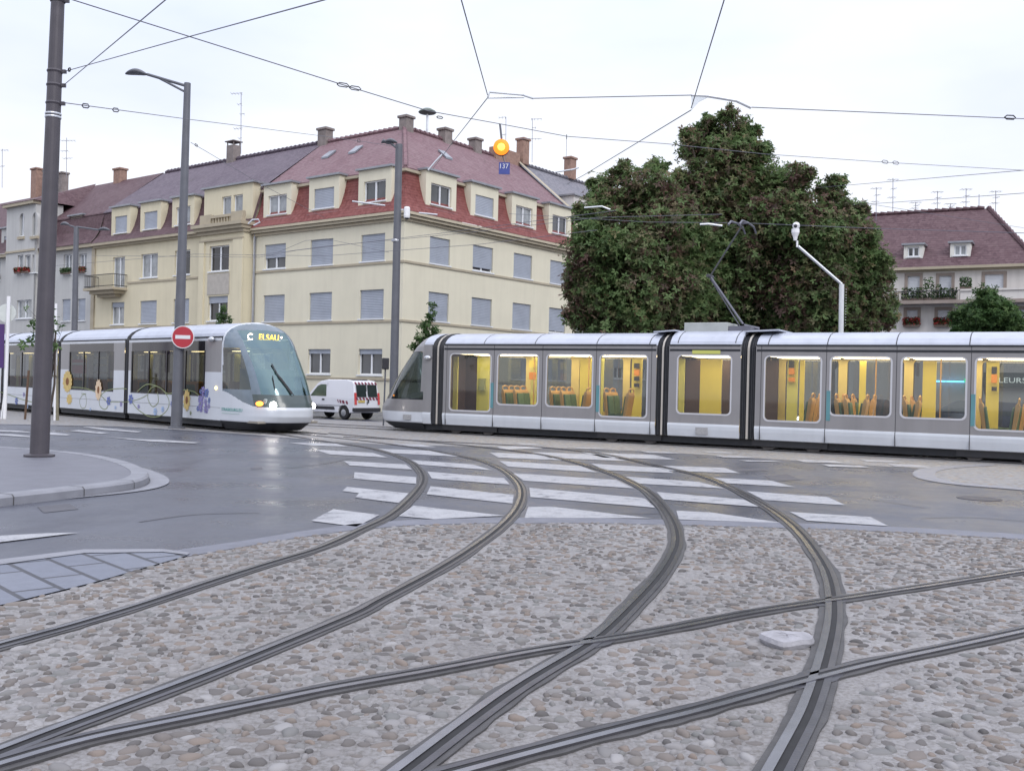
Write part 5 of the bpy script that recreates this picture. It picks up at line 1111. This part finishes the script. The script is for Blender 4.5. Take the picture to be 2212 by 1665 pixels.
# ================================================================ trees
LEAF=ISLAND('chestnut_leaf',[(0,(.075,.125,.05)),(.4,(.125,.20,.075)),(.75,(.17,.255,.10)),(.94,(.21,.25,.11)),(1,(.24,.17,.10))],.6,.45,[(0,(.12,.085,.075)),(.25,(.185,.11,.095)),(.40,(.21,.13,.10)),(.46,(.12,.19,.075)),(.8,(.17,.24,.10)),(1,(.24,.16,.11))],.6)
LEAFG=ISLAND('green_leaf',[(0,(.04,.08,.03)),(.6,(.08,.15,.05)),(1,(.13,.20,.07))],.6,.4); BARK=M('bark',(.07,.055,.045),.9,0,.35,6,.6,20)
class Cloud:
    def __init__(s): s.V=[]
    def leaves(s,c,r,n,size,shell_=.2,grow=1.0):
        if n<1: return
        d=rng.standard_normal((n,3)); d/=np.linalg.norm(d,axis=1)[:,None]
        q=np.array(c)+d*np.array(r)*((shell_+(1-shell_)*rng.random(n)**.55)*(1+.13*rng.standard_normal(n)))[:,None]
        nr=d*.55+np.array((0,0,.75))+rng.standard_normal((n,3))*.55; nr/=np.linalg.norm(nr,axis=1)[:,None]
        u=np.cross(nr,rng.standard_normal((n,3))); u/=np.linalg.norm(u,axis=1)[:,None]; v=np.cross(nr,u); sz=(size*(.55+.8*rng.random(n)))[:,None]
        P=[q]
        for a in (-1.9,-.65,.65,1.9):
            t=u*math.cos(a)+v*math.sin(a); k=np.cross(nr,t); dr=nr*((rng.random((n,1))-.65)*.5)
            P+=[q+(t*.5+k*.24)*sz,q+(t+dr)*sz,q+(t*.5-k*.24)*sz]
        s.V.append(np.stack(P,1))
    def build(s,name,m,par):
        V=np.concatenate(s.V); n=len(V); co=V.reshape(-1,3); base=np.arange(n)*13
        F_=np.concatenate([np.stack([base,base+1+3*k,base+2+3*k,base+3+3*k],1) for k in range(4)]); me=bpy.data.meshes.new(name)
        me.vertices.add(len(co)); me.vertices.foreach_set('co',co.ravel().astype('f')); me.loops.add(F_.size); me.loops.foreach_set('vertex_index',F_.ravel().astype('i')); me.polygons.add(len(F_)); me.polygons.foreach_set('loop_start',(np.arange(len(F_))*4).astype('i'))
        me.update(calc_edges=True); me.validate(); me.materials.append(m); o=bpy.data.objects.new(name,me); COL.objects.link(o); o.parent=par; return o
def branchy(mb,p0,h,r,lobes):
    p0=Vector(p0); top=p0+Vector((rng.random()*.3-.15,rng.random()*.3-.15,h)); mid=p0.lerp(top,.5)+Vector((.06,.04,0))
    mb.tube([p0,p0+Vector((0,0,.25)),mid,top],[r*1.35,r,r*.8,r*.5],9)
    for (c,rr) in lobes:
        c=Vector(c); st=p0.lerp(top,.45+.5*rng.random()); md=st.lerp(c,.5)+Vector((0,0,.25)); mb.tube([st,md,c],[r*.34,r*.2,r*.06],6)
def tree(name,label,base,lobes,Y,th,tr,mat,dens,size,group,jit=1.0,sub=8):
    """lobes: (px,py,rpx) measured outline turned into spheres round depth Y"""
    t=thing(name,label,'tree',base,0,group); L=[]
    for x,y,r in lobes:
        dy_=(rng.random()-.5)*2*jit; p=at(x,y,Y+dy_); R_=r*(Y)/F; L.append(((p[0]-base[0],p[1]-base[1],p[2]-base[2]),R_))
    mb=MB(); branchy(mb,(0,0,0),th,tr,L); mb.build('trunk',BARK,t,smooth=True)
    cl=Cloud()
    for c,r in L:
        cl.leaves(c,(r,r,r*.95),int(dens*r*r*1.1),size,.15)
        for _ in range(sub):
            d=rng.standard_normal(3); d/=np.linalg.norm(d); d[2]=abs(d[2])*.6+d[2]*.4; rr=r*(.16+.22*rng.random()); cl.leaves(np.array(c)+d*r*(.84+.24*rng.random()),(rr,rr,rr*(.8+.5*rng.random())),int(dens*rr*rr*1.2),size,.0)
    cl.build('crown',mat,t); return t
T1=[(1330,440,62),(1285,550,70),(1275,640,55),(1400,415,62),(1365,560,105),(1450,640,105),(1330,675,70),(1440,510,85),(1290,470,45),(1245,680,28),(1345,375,28),(1300,400,28),(1420,365,25),(1245,600,32),(1370,640,115),(1300,610,62),(1420,600,105),(1280,705,38),(1400,705,60),(1430,470,70)]
T2=[(1560,290,45),(1600,330,50),(1505,320,42),(1560,400,85),(1635,390,62),(1690,410,50),(1500,420,62),(1600,530,105),(1560,650,110),(1680,550,90),(1575,248,20),(1610,285,30),(1490,295,22),(1640,330,26),(1530,265,18),(1560,570,115),(1510,570,90),(1540,480,90),(1640,470,80),(1520,705,60),(1640,705,60),(1565,345,60)]
T3=[(1740,470,60),(1798,425,36),(1810,520,78),(1855,505,42),(1850,600,74),(1760,640,100),(1890,655,48),(1885,565,42),(1800,395,16),(1730,380,30),(1905,600,28),(1910,690,28),(1850,455,26),(1780,580,105),(1720,610,90),(1760,520,70),(1740,705,60),(1840,705,52),(1690,470,60)]
def base_at(x,Y): r=ray(x,860); return (r[0]*Y,Y,0)
tree('chestnut_tree','broad reddish-green chestnut tree hiding the end of the cream corner block',base_at(1370,40.5),T1,40.5,4.5,.26,LEAF,700,.17,'chestnut trees behind the grey tram')
tree('chestnut_tree','tallest chestnut tree of the group with a narrow pointed top',base_at(1590,43.5),T2,43.5,6.0,.30,LEAF,700,.17,'chestnut trees behind the grey tram')
tree('chestnut_tree','maroon and green chestnut tree beside the white block',base_at(1790,41.5),T3,41.5,4.5,.26,LEAF,700,.17,'chestnut trees behind the grey tram')
tree('tree','round dark green tree in front of the white block balcony',base_at(2130,50),[(2130,690,58),(2095,705,40),(2175,700,42),(2130,655,28),(2150,660,24),(2080,725,30),(2190,730,30)],50,2.6,.14,LEAFG,560,.17,None,.6)
tree('young_tree','slim young street tree in front of the corner of the cream block',base_at(915,45),[(935,660,9),(930,685,13),(920,705,16),(915,725,17),(905,745,17),(938,715,14),(892,750,9),(940,735,11)],45,4.3,.05,LEAFG,420,.15,None,.15,3)
tree('young_tree','top of a small sapling showing above the roof of the flower tram',base_at(485,47),[(484,668,9),(482,685,13),(495,692,9),(476,694,10)],47,3.5,.05,LEAFG,420,.15,None,.15,3)
tree('young_tree','sparse staked sapling half hidden behind the tall island pole',base_at(104,25),[(60,665,10),(72,700,14),(115,690,14),(120,720,12),(135,710,10),(50,745,12),(70,735,14),(110,660,9),(122,745,14)],25,2.7,.035,LEAFG,200,.14,None,.3,2)
# ================================================================ poles and lamps
def pole(name,label,cat,base,top,r0,r1,mat,group=None,collar=True):
    t=thing(name,label,cat,base,0,group); d=(top[0]-base[0],top[1]-base[1],top[2]-base[2])
    mb=MB(); mb.tube([(d[0]*k,d[1]*k,d[2]*k) for k in (0,.25,.5,.75,1)],[r0+(r1-r0)*k for k in (0,.25,.5,.75,1)],20); mb.build('mast',mat,t,smooth=False)
    return t,d
bx,by=gnd(85,985,KH); q=at(125,0,by); dz_=(q[0]-bx)/(q[2]-KH); topz=10.6
LP,d=pole('catenary_pole','tall thick dark catenary pole standing on the kerbed island','pole',(bx,by,KH),(bx+dz_*(topz-KH),by,topz),.163,.10,POLE)
MB().lathe([(.26,0),(.26,.03),(.17,.05)],(0,0,0),18).build('base_plate',POLE,LP)
def on_pole(z): return (bx+dz_*(z-KH),by,z)
mb=MB()
for py in (247,254): zz=at(118,py,by)[2]; p=on_pole(zz); mb.lathe([(.136,-.018),(.142,0),(.136,.018)],(p[0]-bx,0,zz-KH),18)
mb.build('clamp_band',GALV,LP)
mb=MB()
for py in (155,185,224,2): zz=at(130,py,by)[2]; p=on_pole(zz); mb.lathe([(.125,-.03),(.14,0),(.125,.03)],(p[0]-bx,0,zz-KH),18); mb.box(p[0]-bx+.1,p[0]-bx+.2,-.03,.03,zz-KH-.03,zz-KH+.03)
mb.build('wire_bracket',POLE,LP)
def lamp_head(par,p,ln,dirx,mat=POLE2,k=1):
    mb=MB(); vs=[]
    for i in range(9):
        u=i/8; r=math.sin(math.pi*min(1,.06+u*.9))**.7*.17*k; rowz=.07*math.sin(math.pi*u)
        vs.append([(p[0]+dirx*u*ln,p[1]+r*math.cos(a),p[2]+rowz+.5*r*math.sin(a)) for a in [6.2832*j/12 for j in range(12)]])
    mb.strip(vs,close=True); mb.build('lamp_head',mat,par,smooth=True)
# lamp post with the no-entry sign
Y2=31.0; b2=gnd(381,925); tp=at(405,180,b2[1])
L2,d=pole('street_lamp','grey street lamp post with single arm and drop-shaped head in front of the flower tram','street lamp',(b2[0],b2[1],0),tp,.175,.10,POLE2)
mb=MB(); a=at(402,186,b2[1]); b=at(318,161,b2[1]); lo_=at(402,200,b2[1]); c=at(345,170,b2[1])
rel=lambda p,o:(p[0]-o[0],p[1]-o[1],p[2]-(o[2] if len(o)>2 else 0))
mb.tube([rel(a,b2),rel(b,b2)],.045,8); mb.tube([rel(lo_,b2),rel(c,b2)],.035,8); mb.build('arm',POLE2,L2)
hp=at(317,161,b2[1]); lamp_head(L2,rel(hp,b2),-.66,1,POLE2,1.1)
MB().lathe([(.26,0),(.26,.04),(.18,.06)],(0,0,0),16).build('base_plate',POLE2,L2)
# no-entry sign bolted on it
sp=at(395,728,b2[1]-.24); NE=thing('no_entry_sign','round red no-entry sign with white bar fixed on the lamp post','road sign',sp)
def disc(r,y,n=36): return [(r*math.cos(6.2832*k/n),y,r*math.sin(6.2832*k/n)) for k in range(n)]
rr=25*sp[1]/F*.98
mb=MB(); mb.strip([disc(rr,0),disc(rr,.025)],close=True); mb.add(disc(rr,.025),[tuple(range(36))]); mb.strip([disc(rr,0),disc(rr*.93,0)],close=True); mb.build('rim',M('sign_white',(.72,.72,.74),.4,0,.03),NE)
mb=MB(); mb.add(disc(rr*.93,-.002),[tuple(range(36))]); mb.build('face',M('sign_red',(.42,.025,.04),.35,0,.06,3,0,60,.5,.3),NE)
MB().box(-rr*.66,rr*.66,-.008,-.003,-rr*.16,rr*.16).build('bar',M('sign_white',(.72,.72,.74),.4,0,.03),NE); MB().box(-.08,.08,.026,.1,-.05,.05).build('bracket',GALV,NE)
# pole at the corner of the cream block with lamp, plus camera on it
Y3=43.0; b3=at(849,905,Y3); t3=at(862,312,Y3); b3=(b3[0],b3[1],0)
L3,d=pole('street_lamp','grey catenary post carrying a short lamp in front of the corner of the cream block','street lamp',b3,t3,.19,.15,POLE2)
mb=MB(); mb.tube([rel(at(860,322,Y3),b3),rel(at(845,310,Y3),b3),rel(at(835,309,Y3),b3)],.06,8); mb.build('arm',POLE2,L3); lamp_head(L3,rel(at(836,309,Y3),b3),-.25,1,POLE2,1.0); lamp_head(L3,rel(at(858,308,Y3),b3),-.55,1,POLE2,1.1)
mb=MB(); z4=at(852,520,Y3)[2]; xx=at(855,520,Y3)[0]; mb.lathe([(.185,-.05),(.2,0),(.185,.05)],(xx-b3[0],0,z4),16); mb.build('clamp_band',GALV,L3)
cp=at(879,458,Y3-.1); SCm=thing('security_camera','white cylindrical security camera on the grey post at the block corner','camera',cp)
MB().lathe([(.001,-.26),(.12,-.26),(.135,-.18),(.135,.16),(.1,.22),(.001,.22)],(0,0,0),16).build('housing',WHITEP,SCm); MB().ball((0,0,-.24),.1).build('dome',DARK,SCm); pp=rel(at(861,460,Y3),cp); MB().tube([(0,0,.1),(pp[0],.1,.1)],.03,6).build('bracket',WHITEP,SCm)
# twin-armed lamp far left
Y4=50.0; b4=at(158,880,Y4); b4=(b4[0],b4[1],0); L4,d=pole('street_lamp','distant grey street lamp with two arms in front of the grey-white block','street lamp',b4,at(165,490,Y4),.17,.12,POLE2)
mb=MB(); mb.tube([rel(at(165,492,Y4),b4),rel(at(150,487,Y4),b4)],.05,6); mb.tube([rel(at(165,490,Y4),b4),rel(at(215,497,Y4),b4)],.05,6); mb.build('arm',POLE2,L4)
lamp_head(L4,rel(at(150,486,Y4),b4),-.45,1,POLE2); lamp_head(L4,rel(at(212,497,Y4),b4),.6,1,POLE2)
# CCTV mast at right behind the grey tram
Y5=33.0; b5=at(1815,880,Y5); b5=(b5[0],b5[1],0); L5,d=pole('camera_mast','pale grey mast with a bent arm behind the grey tram','mast',b5,at(1818,614,Y5),.085,.085,GALV)
mb=MB(); mb.tube([rel(at(1818,614,Y5),b5),rel(at(1724,532,Y5),b5)],.05,8); mb.build('arm',GALV,L5)
mb=MB(); 
for i in range(14): z=at(1820,625+i*6,Y5)[2]; mb.box(.085,.12,-.006,.006,z-.008,z+.008)
mb.build('spikes',GALV,L5); o5=at(1722,534,Y5); CC=thing('dome_camera','white dome camera on the bent arm of the pale mast','camera',o5)
MB().tube([(0,0,0),rel(at(1722,520,Y5),o5)],.035,8).build('stem',WHITEP,CC); u_=rel(at(1718,512,Y5),o5)
MB().lathe([(.05,-.12),(.075,0),(.13,.14),(.13,.26),(.05,.28)],u_,16).build('housing',WHITEP,CC); MB().ball((u_[0]+.02,u_[1],u_[2]+.37),.125).build('globe',WHITEP,CC,smooth=True); MB().ball((u_[0]-.03,u_[1]-.1,u_[2]+.35),.06).build('lens',DARK,CC,smooth=True)
# signal on a thin stem between van and grey tram
Y6=36.5; b6=at(829,880,Y6); b6=(b6[0],b6[1],0); s6=thing('tram_signal','small dark signal box on a thin stem before the grey tram nose','signal',b6)
tz=rel(at(833,785,Y6),b6); MB().tube([(0,0,0),(tz[0],0,tz[2])],.03,8).build('stem',POLE2,s6); MB().box(tz[0]-.12,tz[0]+.12,-.12,.1,tz[2]-.22,tz[2]+.2).build('signal_box',DARK,s6,bevel=.03)
# round sign seen from behind at the left edge, tree stakes
Y7=22.5; g7=gnd(10,905); b7=(g7[0],g7[1],0); s7=thing('road_sign','white post with the back of a round sign and a violet panel','road sign',b7)
Y7=g7[1]; MB().tube([(0,0,0),rel(at(19,640,Y7),b7)],.06,10).build('post',WHITEP,s7); c7=rel(at(12,676,Y7),b7); r7=.32
mb=MB(); mb.strip([[(c7[0]+x,.07+y,c7[2]+z) for x,y,z in disc(r7,0)],[(c7[0]+x,.07+y,c7[2]+z) for x,y,z in disc(r7,.02)]],close=True); mb.add([(c7[0]+x,.07,c7[2]+z) for x,y,z in disc(r7,0)],[tuple(range(36))]); mb.add([(c7[0]+x,.09,c7[2]+z) for x,y,z in disc(r7,0)],[tuple(range(36))]); mb.build('disc',M('sign_back',(.62,.65,.62),.45,.1),s7)
a7=rel(at(-6,700,Y7),b7); e7=rel(at(10,795,Y7),b7); MB().box(a7[0]-.25,e7[0],-.1,-.06,e7[2],a7[2]).build('panel',M('violet_panel',(.07,.03,.14),.5),s7)
MB().tube([(-.12,0,.0),(-.0,0,1.3)],.02,6).build('brace',WHITEP,s7)
def stake(px0,py0,px1,py1,r,mat,label):
    g=gnd(px0,py0); p=at(px1,py1,g[1]); t=tag(MB().tube([(0,0,0),(p[0]-g[0],0,p[2])],r,8).build('tree_stake',mat,loc=(g[0],g[1],0)),label,'stake','stakes of the sapling'); return g
WOOD=M('stake_wood',(.22,.20,.14),.85,0,.2,4); ga=stake(124,908,122,790,.055,WOOD,'thick greenish wooden tree stake behind the tall island pole'); stake(118,908,121,656,.04,WHITEP,'thin tall white stake behind the tall island pole'); stake(54,906,62,800,.04,M('brown_wood',(.12,.075,.05),.85),'thin dark brown wooden tree stake beside the tall island pole')
p=at(84,812,ga[1]-.1); q=at(124,812,ga[1]-.1); tag(MB().tube([(0,0,0),(q[0]-p[0],0,q[2]-p[2])],.035,6).build('stake_crossbar',WOOD,loc=p),'short wooden crossbar tying the sapling stakes together','stake')
# ================================================================ hanging amber signal
Y8=27.0; top8=at(1080,268,Y8); SG=thing('hanging_signal','lit amber warning light hanging from the span wire in front of the roof','signal',top8)
l8=rel(at(1083,320,Y8),top8); r8=15.5*Y8/F
MB().tube([(0,0,0),(l8[0],0,l8[2]+.25)],.028,8).build('hanger',POLE2,SG); MB().lathe([(.001,.12),(r8*1.05,.12),(r8*1.12,.02),(r8*1.12,-.08)],l8,20,0,'y').build('housing',DARK,SG)
MB().lathe([(r8*.66,-.14),(r8*1.10,-.12),(r8*1.10,-.08),(r8*.66,-.08)],l8,24,0,'y').build('lens_ring',EM('amber_ring',(1,.22,.01),1.2),SG)
mb=MB(); mb.ball((l8[0],l8[1]-.10,l8[2]),(r8*.70,.06,r8*.70),20,10); mb.build('lens',EM('amber_lamp',(1,.54,.06),3.0),SG,smooth=True)
a=rel(at(1078,351,Y8),top8); b=rel(at(1101,377,Y8),top8); MB().box(a[0],b[0],-.02,.02,b[2],a[2]).build('number_plate',M('plate_blue',(.05,.07,.28),.5,0,.15,6),SG)
text_mesh('137',(a[2]-b[2])*.58,M('sign_white',(.72,.72,.74),.4),'plate_text',SG,lambda x,y,z:((a[0]+b[0])/2+x*.95-.02,-.024-z,b[2]+(a[2]-b[2])*.48+y),.001,'CENTER')
MB().tube([(l8[0],0,l8[2]-.1),((a[0]+b[0])/2,0,a[2])],.015,6).build('plate_rod',POLE2,SG)
# ================================================================ overhead wires
def wire(name,label,pts,r=.012,sag=0,ins=(),group='overhead wires',cat='wire',mat=WIRE):
    P=[Vector(at(*p)) for p in pts]; Q=[]
    # carry on beyond the picture edge as the real line does
    for e,k in ((0,1),(-1,-2)):
        if pts[e][1]<0 or pts[e][0]>2230:
            d_=(P[e]-P[k]).normalized()*(9 if pts[e][1]<0 else 16)
            if e==0: P=[P[0]+d_]+P
            else: P=P+[P[-1]+d_]
    for a,b in zip(P,P[1:]):
        for k in range(8): u=k/8; q=a.lerp(b,u); q.z-=sag*4*u*(1-u); Q.append(q)
    Q.append(P[-1]); o=Q[0].copy(); ob=MB().tube([q-o for q in Q],r*.75,6).build(name,mat,loc=o); tag(ob,label,cat,group)
    for (x,y,Y,s) in ins:
        p=Vector(at(x,y,Y))-o; d=(P[-1]-P[0]).normalized(); mb=MB(); L=.11*s
        up=Vector((0,0,.03*s)); mb.tube([p-d*L,p-d*L*.6+up,p+d*L*.6+up,p+d*L,p+d*L*.6-up,p-d*L*.6-up,p-d*L],.012,5); mb.build('insulator',DARK,ob)
    return ob
wire('span_wire','long span wire from the top of the tall pole carrying the amber light',[(150,-2,by-.1),(745,185,21.5),(925,240,24),(1080,268,27),(1225,295,29),(1440,311,31.5),(1650,333,35),(1930,352,38),(2260,371,41)],.014,0,[(741,184,21.5,1.3),(767,191,21.7,1.3),(950,254,24.2,.8),(1912,350,37.8,1.8),(1935,352,38,1.8)])
wire('span_wire','thin wire rising steeply from the tall island pole',[(138,184,by),(365,-6,9.5)],.009)
wire('span_wire','wire rising gently from the tall island pole to the top edge',[(139,155,by),(415,78,13),(720,-5,9)],.009,0,[(150,151,by-.6,.9)])
wire('span_wire','pale wire running from the tall pole across to the post at the block corner',[(136,222,by),(415,259,26),(735,299,38),(862,318,Y3)],.012,0,[(185,229,by+1,1.2),(250,238,by+3,1.2),(775,304,39,2)])
wire('span_wire','thin wire sloping down from the lamp post with the no-entry sign',[(412,308,b2[1]),(450,330,32),(560,396,38),(700,470,46)],.010,0,[(424,314,31.2,1)])
wire('span_wire','steep wire hanging from the top edge to the thin two-rod pull-off',[(995,-5,10.5),(1053,205,16)],.010)
wire('contact_wire','wire running down from the two-rod pull-off toward the roof ridge',[(1053,212,16),(980,305,24),(935,365,31)],.011)
wire('span_wire','steep wire coming down from the top edge to the white pull-off plate',[(1566,-5,10.2),(1493,234,15.5)],.010)
wire('contact_wire','wire running down from the white pull-off plate toward the trees',[(1493,238,15.5),(1262,378,26),(1225,398,28)],.011)
wire('span_wire','nearly level wire between the two pull-off arms at the top',[(1150,213,16.2),(1495,206,15.4)],.010)
wire('span_wire','wire with a ring insulator running from the plated pull-off arm',[(1620,232,15.6),(2260,259,17.5)],.010,0,[(2182,254,17.2,1.1)])
wire('contact_wire','upper thin wire rising from behind the trees',[(1740,408,40),(2260,364,24)],.012)
wire('contact_wire','lower thin wire rising from behind the trees',[(1835,444,42),(2260,414,25)],.012)
wire('contact_wire','faint wire leaving the trees over the dark red roof',[(1860,438,42),(2000,460,46),(2260,500,52)],.012)
wire('contact_wire','lower contact wire crossing in front of the cream facade',[(110,575,52),(420,549,44),(700,553,40),(1035,528,33),(1290,497,30)],.011)
wire('contact_wire','upper contact wire crossing in front of the cream facade',[(200,552,50),(560,556,44),(640,541,42),(945,505,34),(1330,455,28)],.011)
wire('contact_wire','highest of the contact wires crossing the cornice of the cream block',[(545,553,46),(705,532,42),(1000,504,35),(1290,470,30),(1560,463,28)],.011)
wire('contact_wire','wire over the grey tram touched by its pantograph',[(1100,462,40),(1400,480,31),(1610,482,27.6),(1900,494,25),(2260,505,22)],.011)
wire('cross_wire','short cross wire sagging between contact wires at the second floor windows',[(600,545,43),(660,520,41),(705,516,41),(840,545,38)],.010)
wire('drop_wire','thin vertical drop wire hanging from the span wire over the far chimney',[(1224,295,29),(1223,342,29)],.009,0,[(1224,296,29,.6)])
# pull-off arms
def arm(label,pts,r=.025,plate=None,name='pull_off_arm'):
    P=[Vector(at(*p)) for p in pts]; o=P[0].copy(); ob=MB().tube([q-o for q in P],r,8).build(name,GALV,loc=o); tag(ob,label,'pull-off arm','pull-off arms of the overhead line')
    if plate: 
        Q=[Vector(at(*p))-o for p in plate]; n=len(Q); mb=MB(); mb.add([(q.x,q.y-.012,q.z) for q in Q]+[(q.x,q.y+.012,q.z) for q in Q],[tuple(range(n)),tuple(range(2*n-1,n-1,-1))]+[(i,(i+1)%n,n+(i+1)%n,n+i) for i in range(n)]); mb.build('plate',M('plate_pale',(.62,.66,.70),.4,.2),ob)
    return ob
arm('long thin bent upper rod of the two-rod pull-off',[(1054,210,16),(1058,199,16),(1128,205,16.1),(1152,213,16.2)],.018); arm('straight lower rod of the two-rod pull-off',[(1054,212,16),(1132,211,16.2)],.012)
arm('curved silver pull-off arm with triangular plate',[(1493,206,15.5),(1530,208,15.5),(1590,218,15.55),(1622,233,15.6)],.024,[(1494,207,15.5),(1528,211,15.5),(1510,220,15.5),(1495,237,15.5)])
for l,p in (('small silver arm hanging before the second dormer of the cream block',[(761,435,40),(800,440,40),(832,444,40)]),('small silver arm beside the corner post below the dormers',[(905,460,38),(925,462,38),(945,464,38)]),('silver arm where the trees meet the slate roof',[(1262,449,36),(1300,446,36),(1318,453,36)]),('silver clamp beside the bay cornice',[(536,484,40),(545,475,40),(558,474,40),(562,480,40),(548,487,40)]),('short silver arm in front of the middle of the trees',[(1512,485,30),(1530,484,30),(1560,488,30)]),('dark clamp hanging over the red roof beside the corner post',[(925,368,36),(940,350,36),(955,334,36)]),('thin silver arm over the slate roof',[(1200,372,38),(1240,366,38),(1250,362,38)])): arm(l,p,.03)
# ================================================================ roof furniture
def antenna(px,yt,yb,Y,label,arms,r=.02):
    b=at(px,yb,Y); t=at(px,yt,Y); o=thing('roof_antenna',label,'antenna',b,0,'roof aerials'); h=t[2]-b[2]; dxp=t[0]-b[0]
    MB().tube([(0,0,-.8),(dxp,0,h)],r,6).build('mast',M('aerial_metal',(.22,.22,.26),.5,.4),o)
    mb=MB()
    for (k,l,off) in arms:
        z=h*k; k_=Y/F; mb.tube([(dxp*k+(off-l/2)*k_,0,z),(dxp*k+(off+l/2)*k_,0,z+.05)],r*.7,5)
        for i in range(int(l/7)+1): x=dxp*k+(off-l/2+i*7)*k_; mb.tube([(x,-.25,z),(x,.25,z)],r*.5,4)
    mb.build('elements',M('aerial_metal',(.22,.22,.26),.5,.4),o)
antenna(521,200,305,62,'tall roof aerial beside the capped chimney of the long grey roof',[(.97,24,-9),(.75,8,-3),(.55,9,3),(.25,18,-6),(.05,6,-2)])
antenna(144,298,362,78,'roof aerial between the tall island pole and the lamp post',[(.9,30,4),(.55,14,-4),(.3,20,3)]); antenna(5,322,385,82,'slim roof aerial on the roof farthest along the street',[(.95,16,5),(.4,12,0)])
antenna(1093,253,318,64,'slim aerial directly above the amber light',[(.97,14,-8),(.4,12,-5)]); antenna(1150,256,325,66,'taller aerial behind the far brick chimney',[(.97,22,9),(.35,48,-4),(.7,8,4)])
for px,yt,l in ((1893,405,'aerial of the dark red roof standing next to the trees'),(1929,385,'tallest aerial above the dark red roof'),(1978,437,'short aerial behind the dark red ridge'),(2025,413,'aerial above the first dormer of the dark red roof'),(2053,440,'small low aerial on the dark red ridge'),(2087,407,'ladder-like aerial above the dark red roof between the dormers'),(2115,420,'plain thin mast without arms on the dark red ridge'),(2151,412,'aerial beside the hip of the dark red roof')):
    antenna(px,yt,462,66,l,() if 'plain' in l else ((.95,22,0),(.7,12,3),(.45,14,-3)))
sb=at(922,292,61); o=thing('roof_siren','mushroom-shaped siren on a thin mast above the red roof','siren',sb); hz=at(921,245,61)[2]-sb[2]; MB().tube([(0,0,-1),(0,0,hz)],.07,8).build('mast',GALV,o); MB().lathe([(.001,.30),(.25,.27),(.5,.13),(.56,.05),(.5,.0),(.2,-.06),(.001,-.06)],(0,0,hz),24).build('siren_head',M('siren_green',(.10,.13,.11),.5),o)
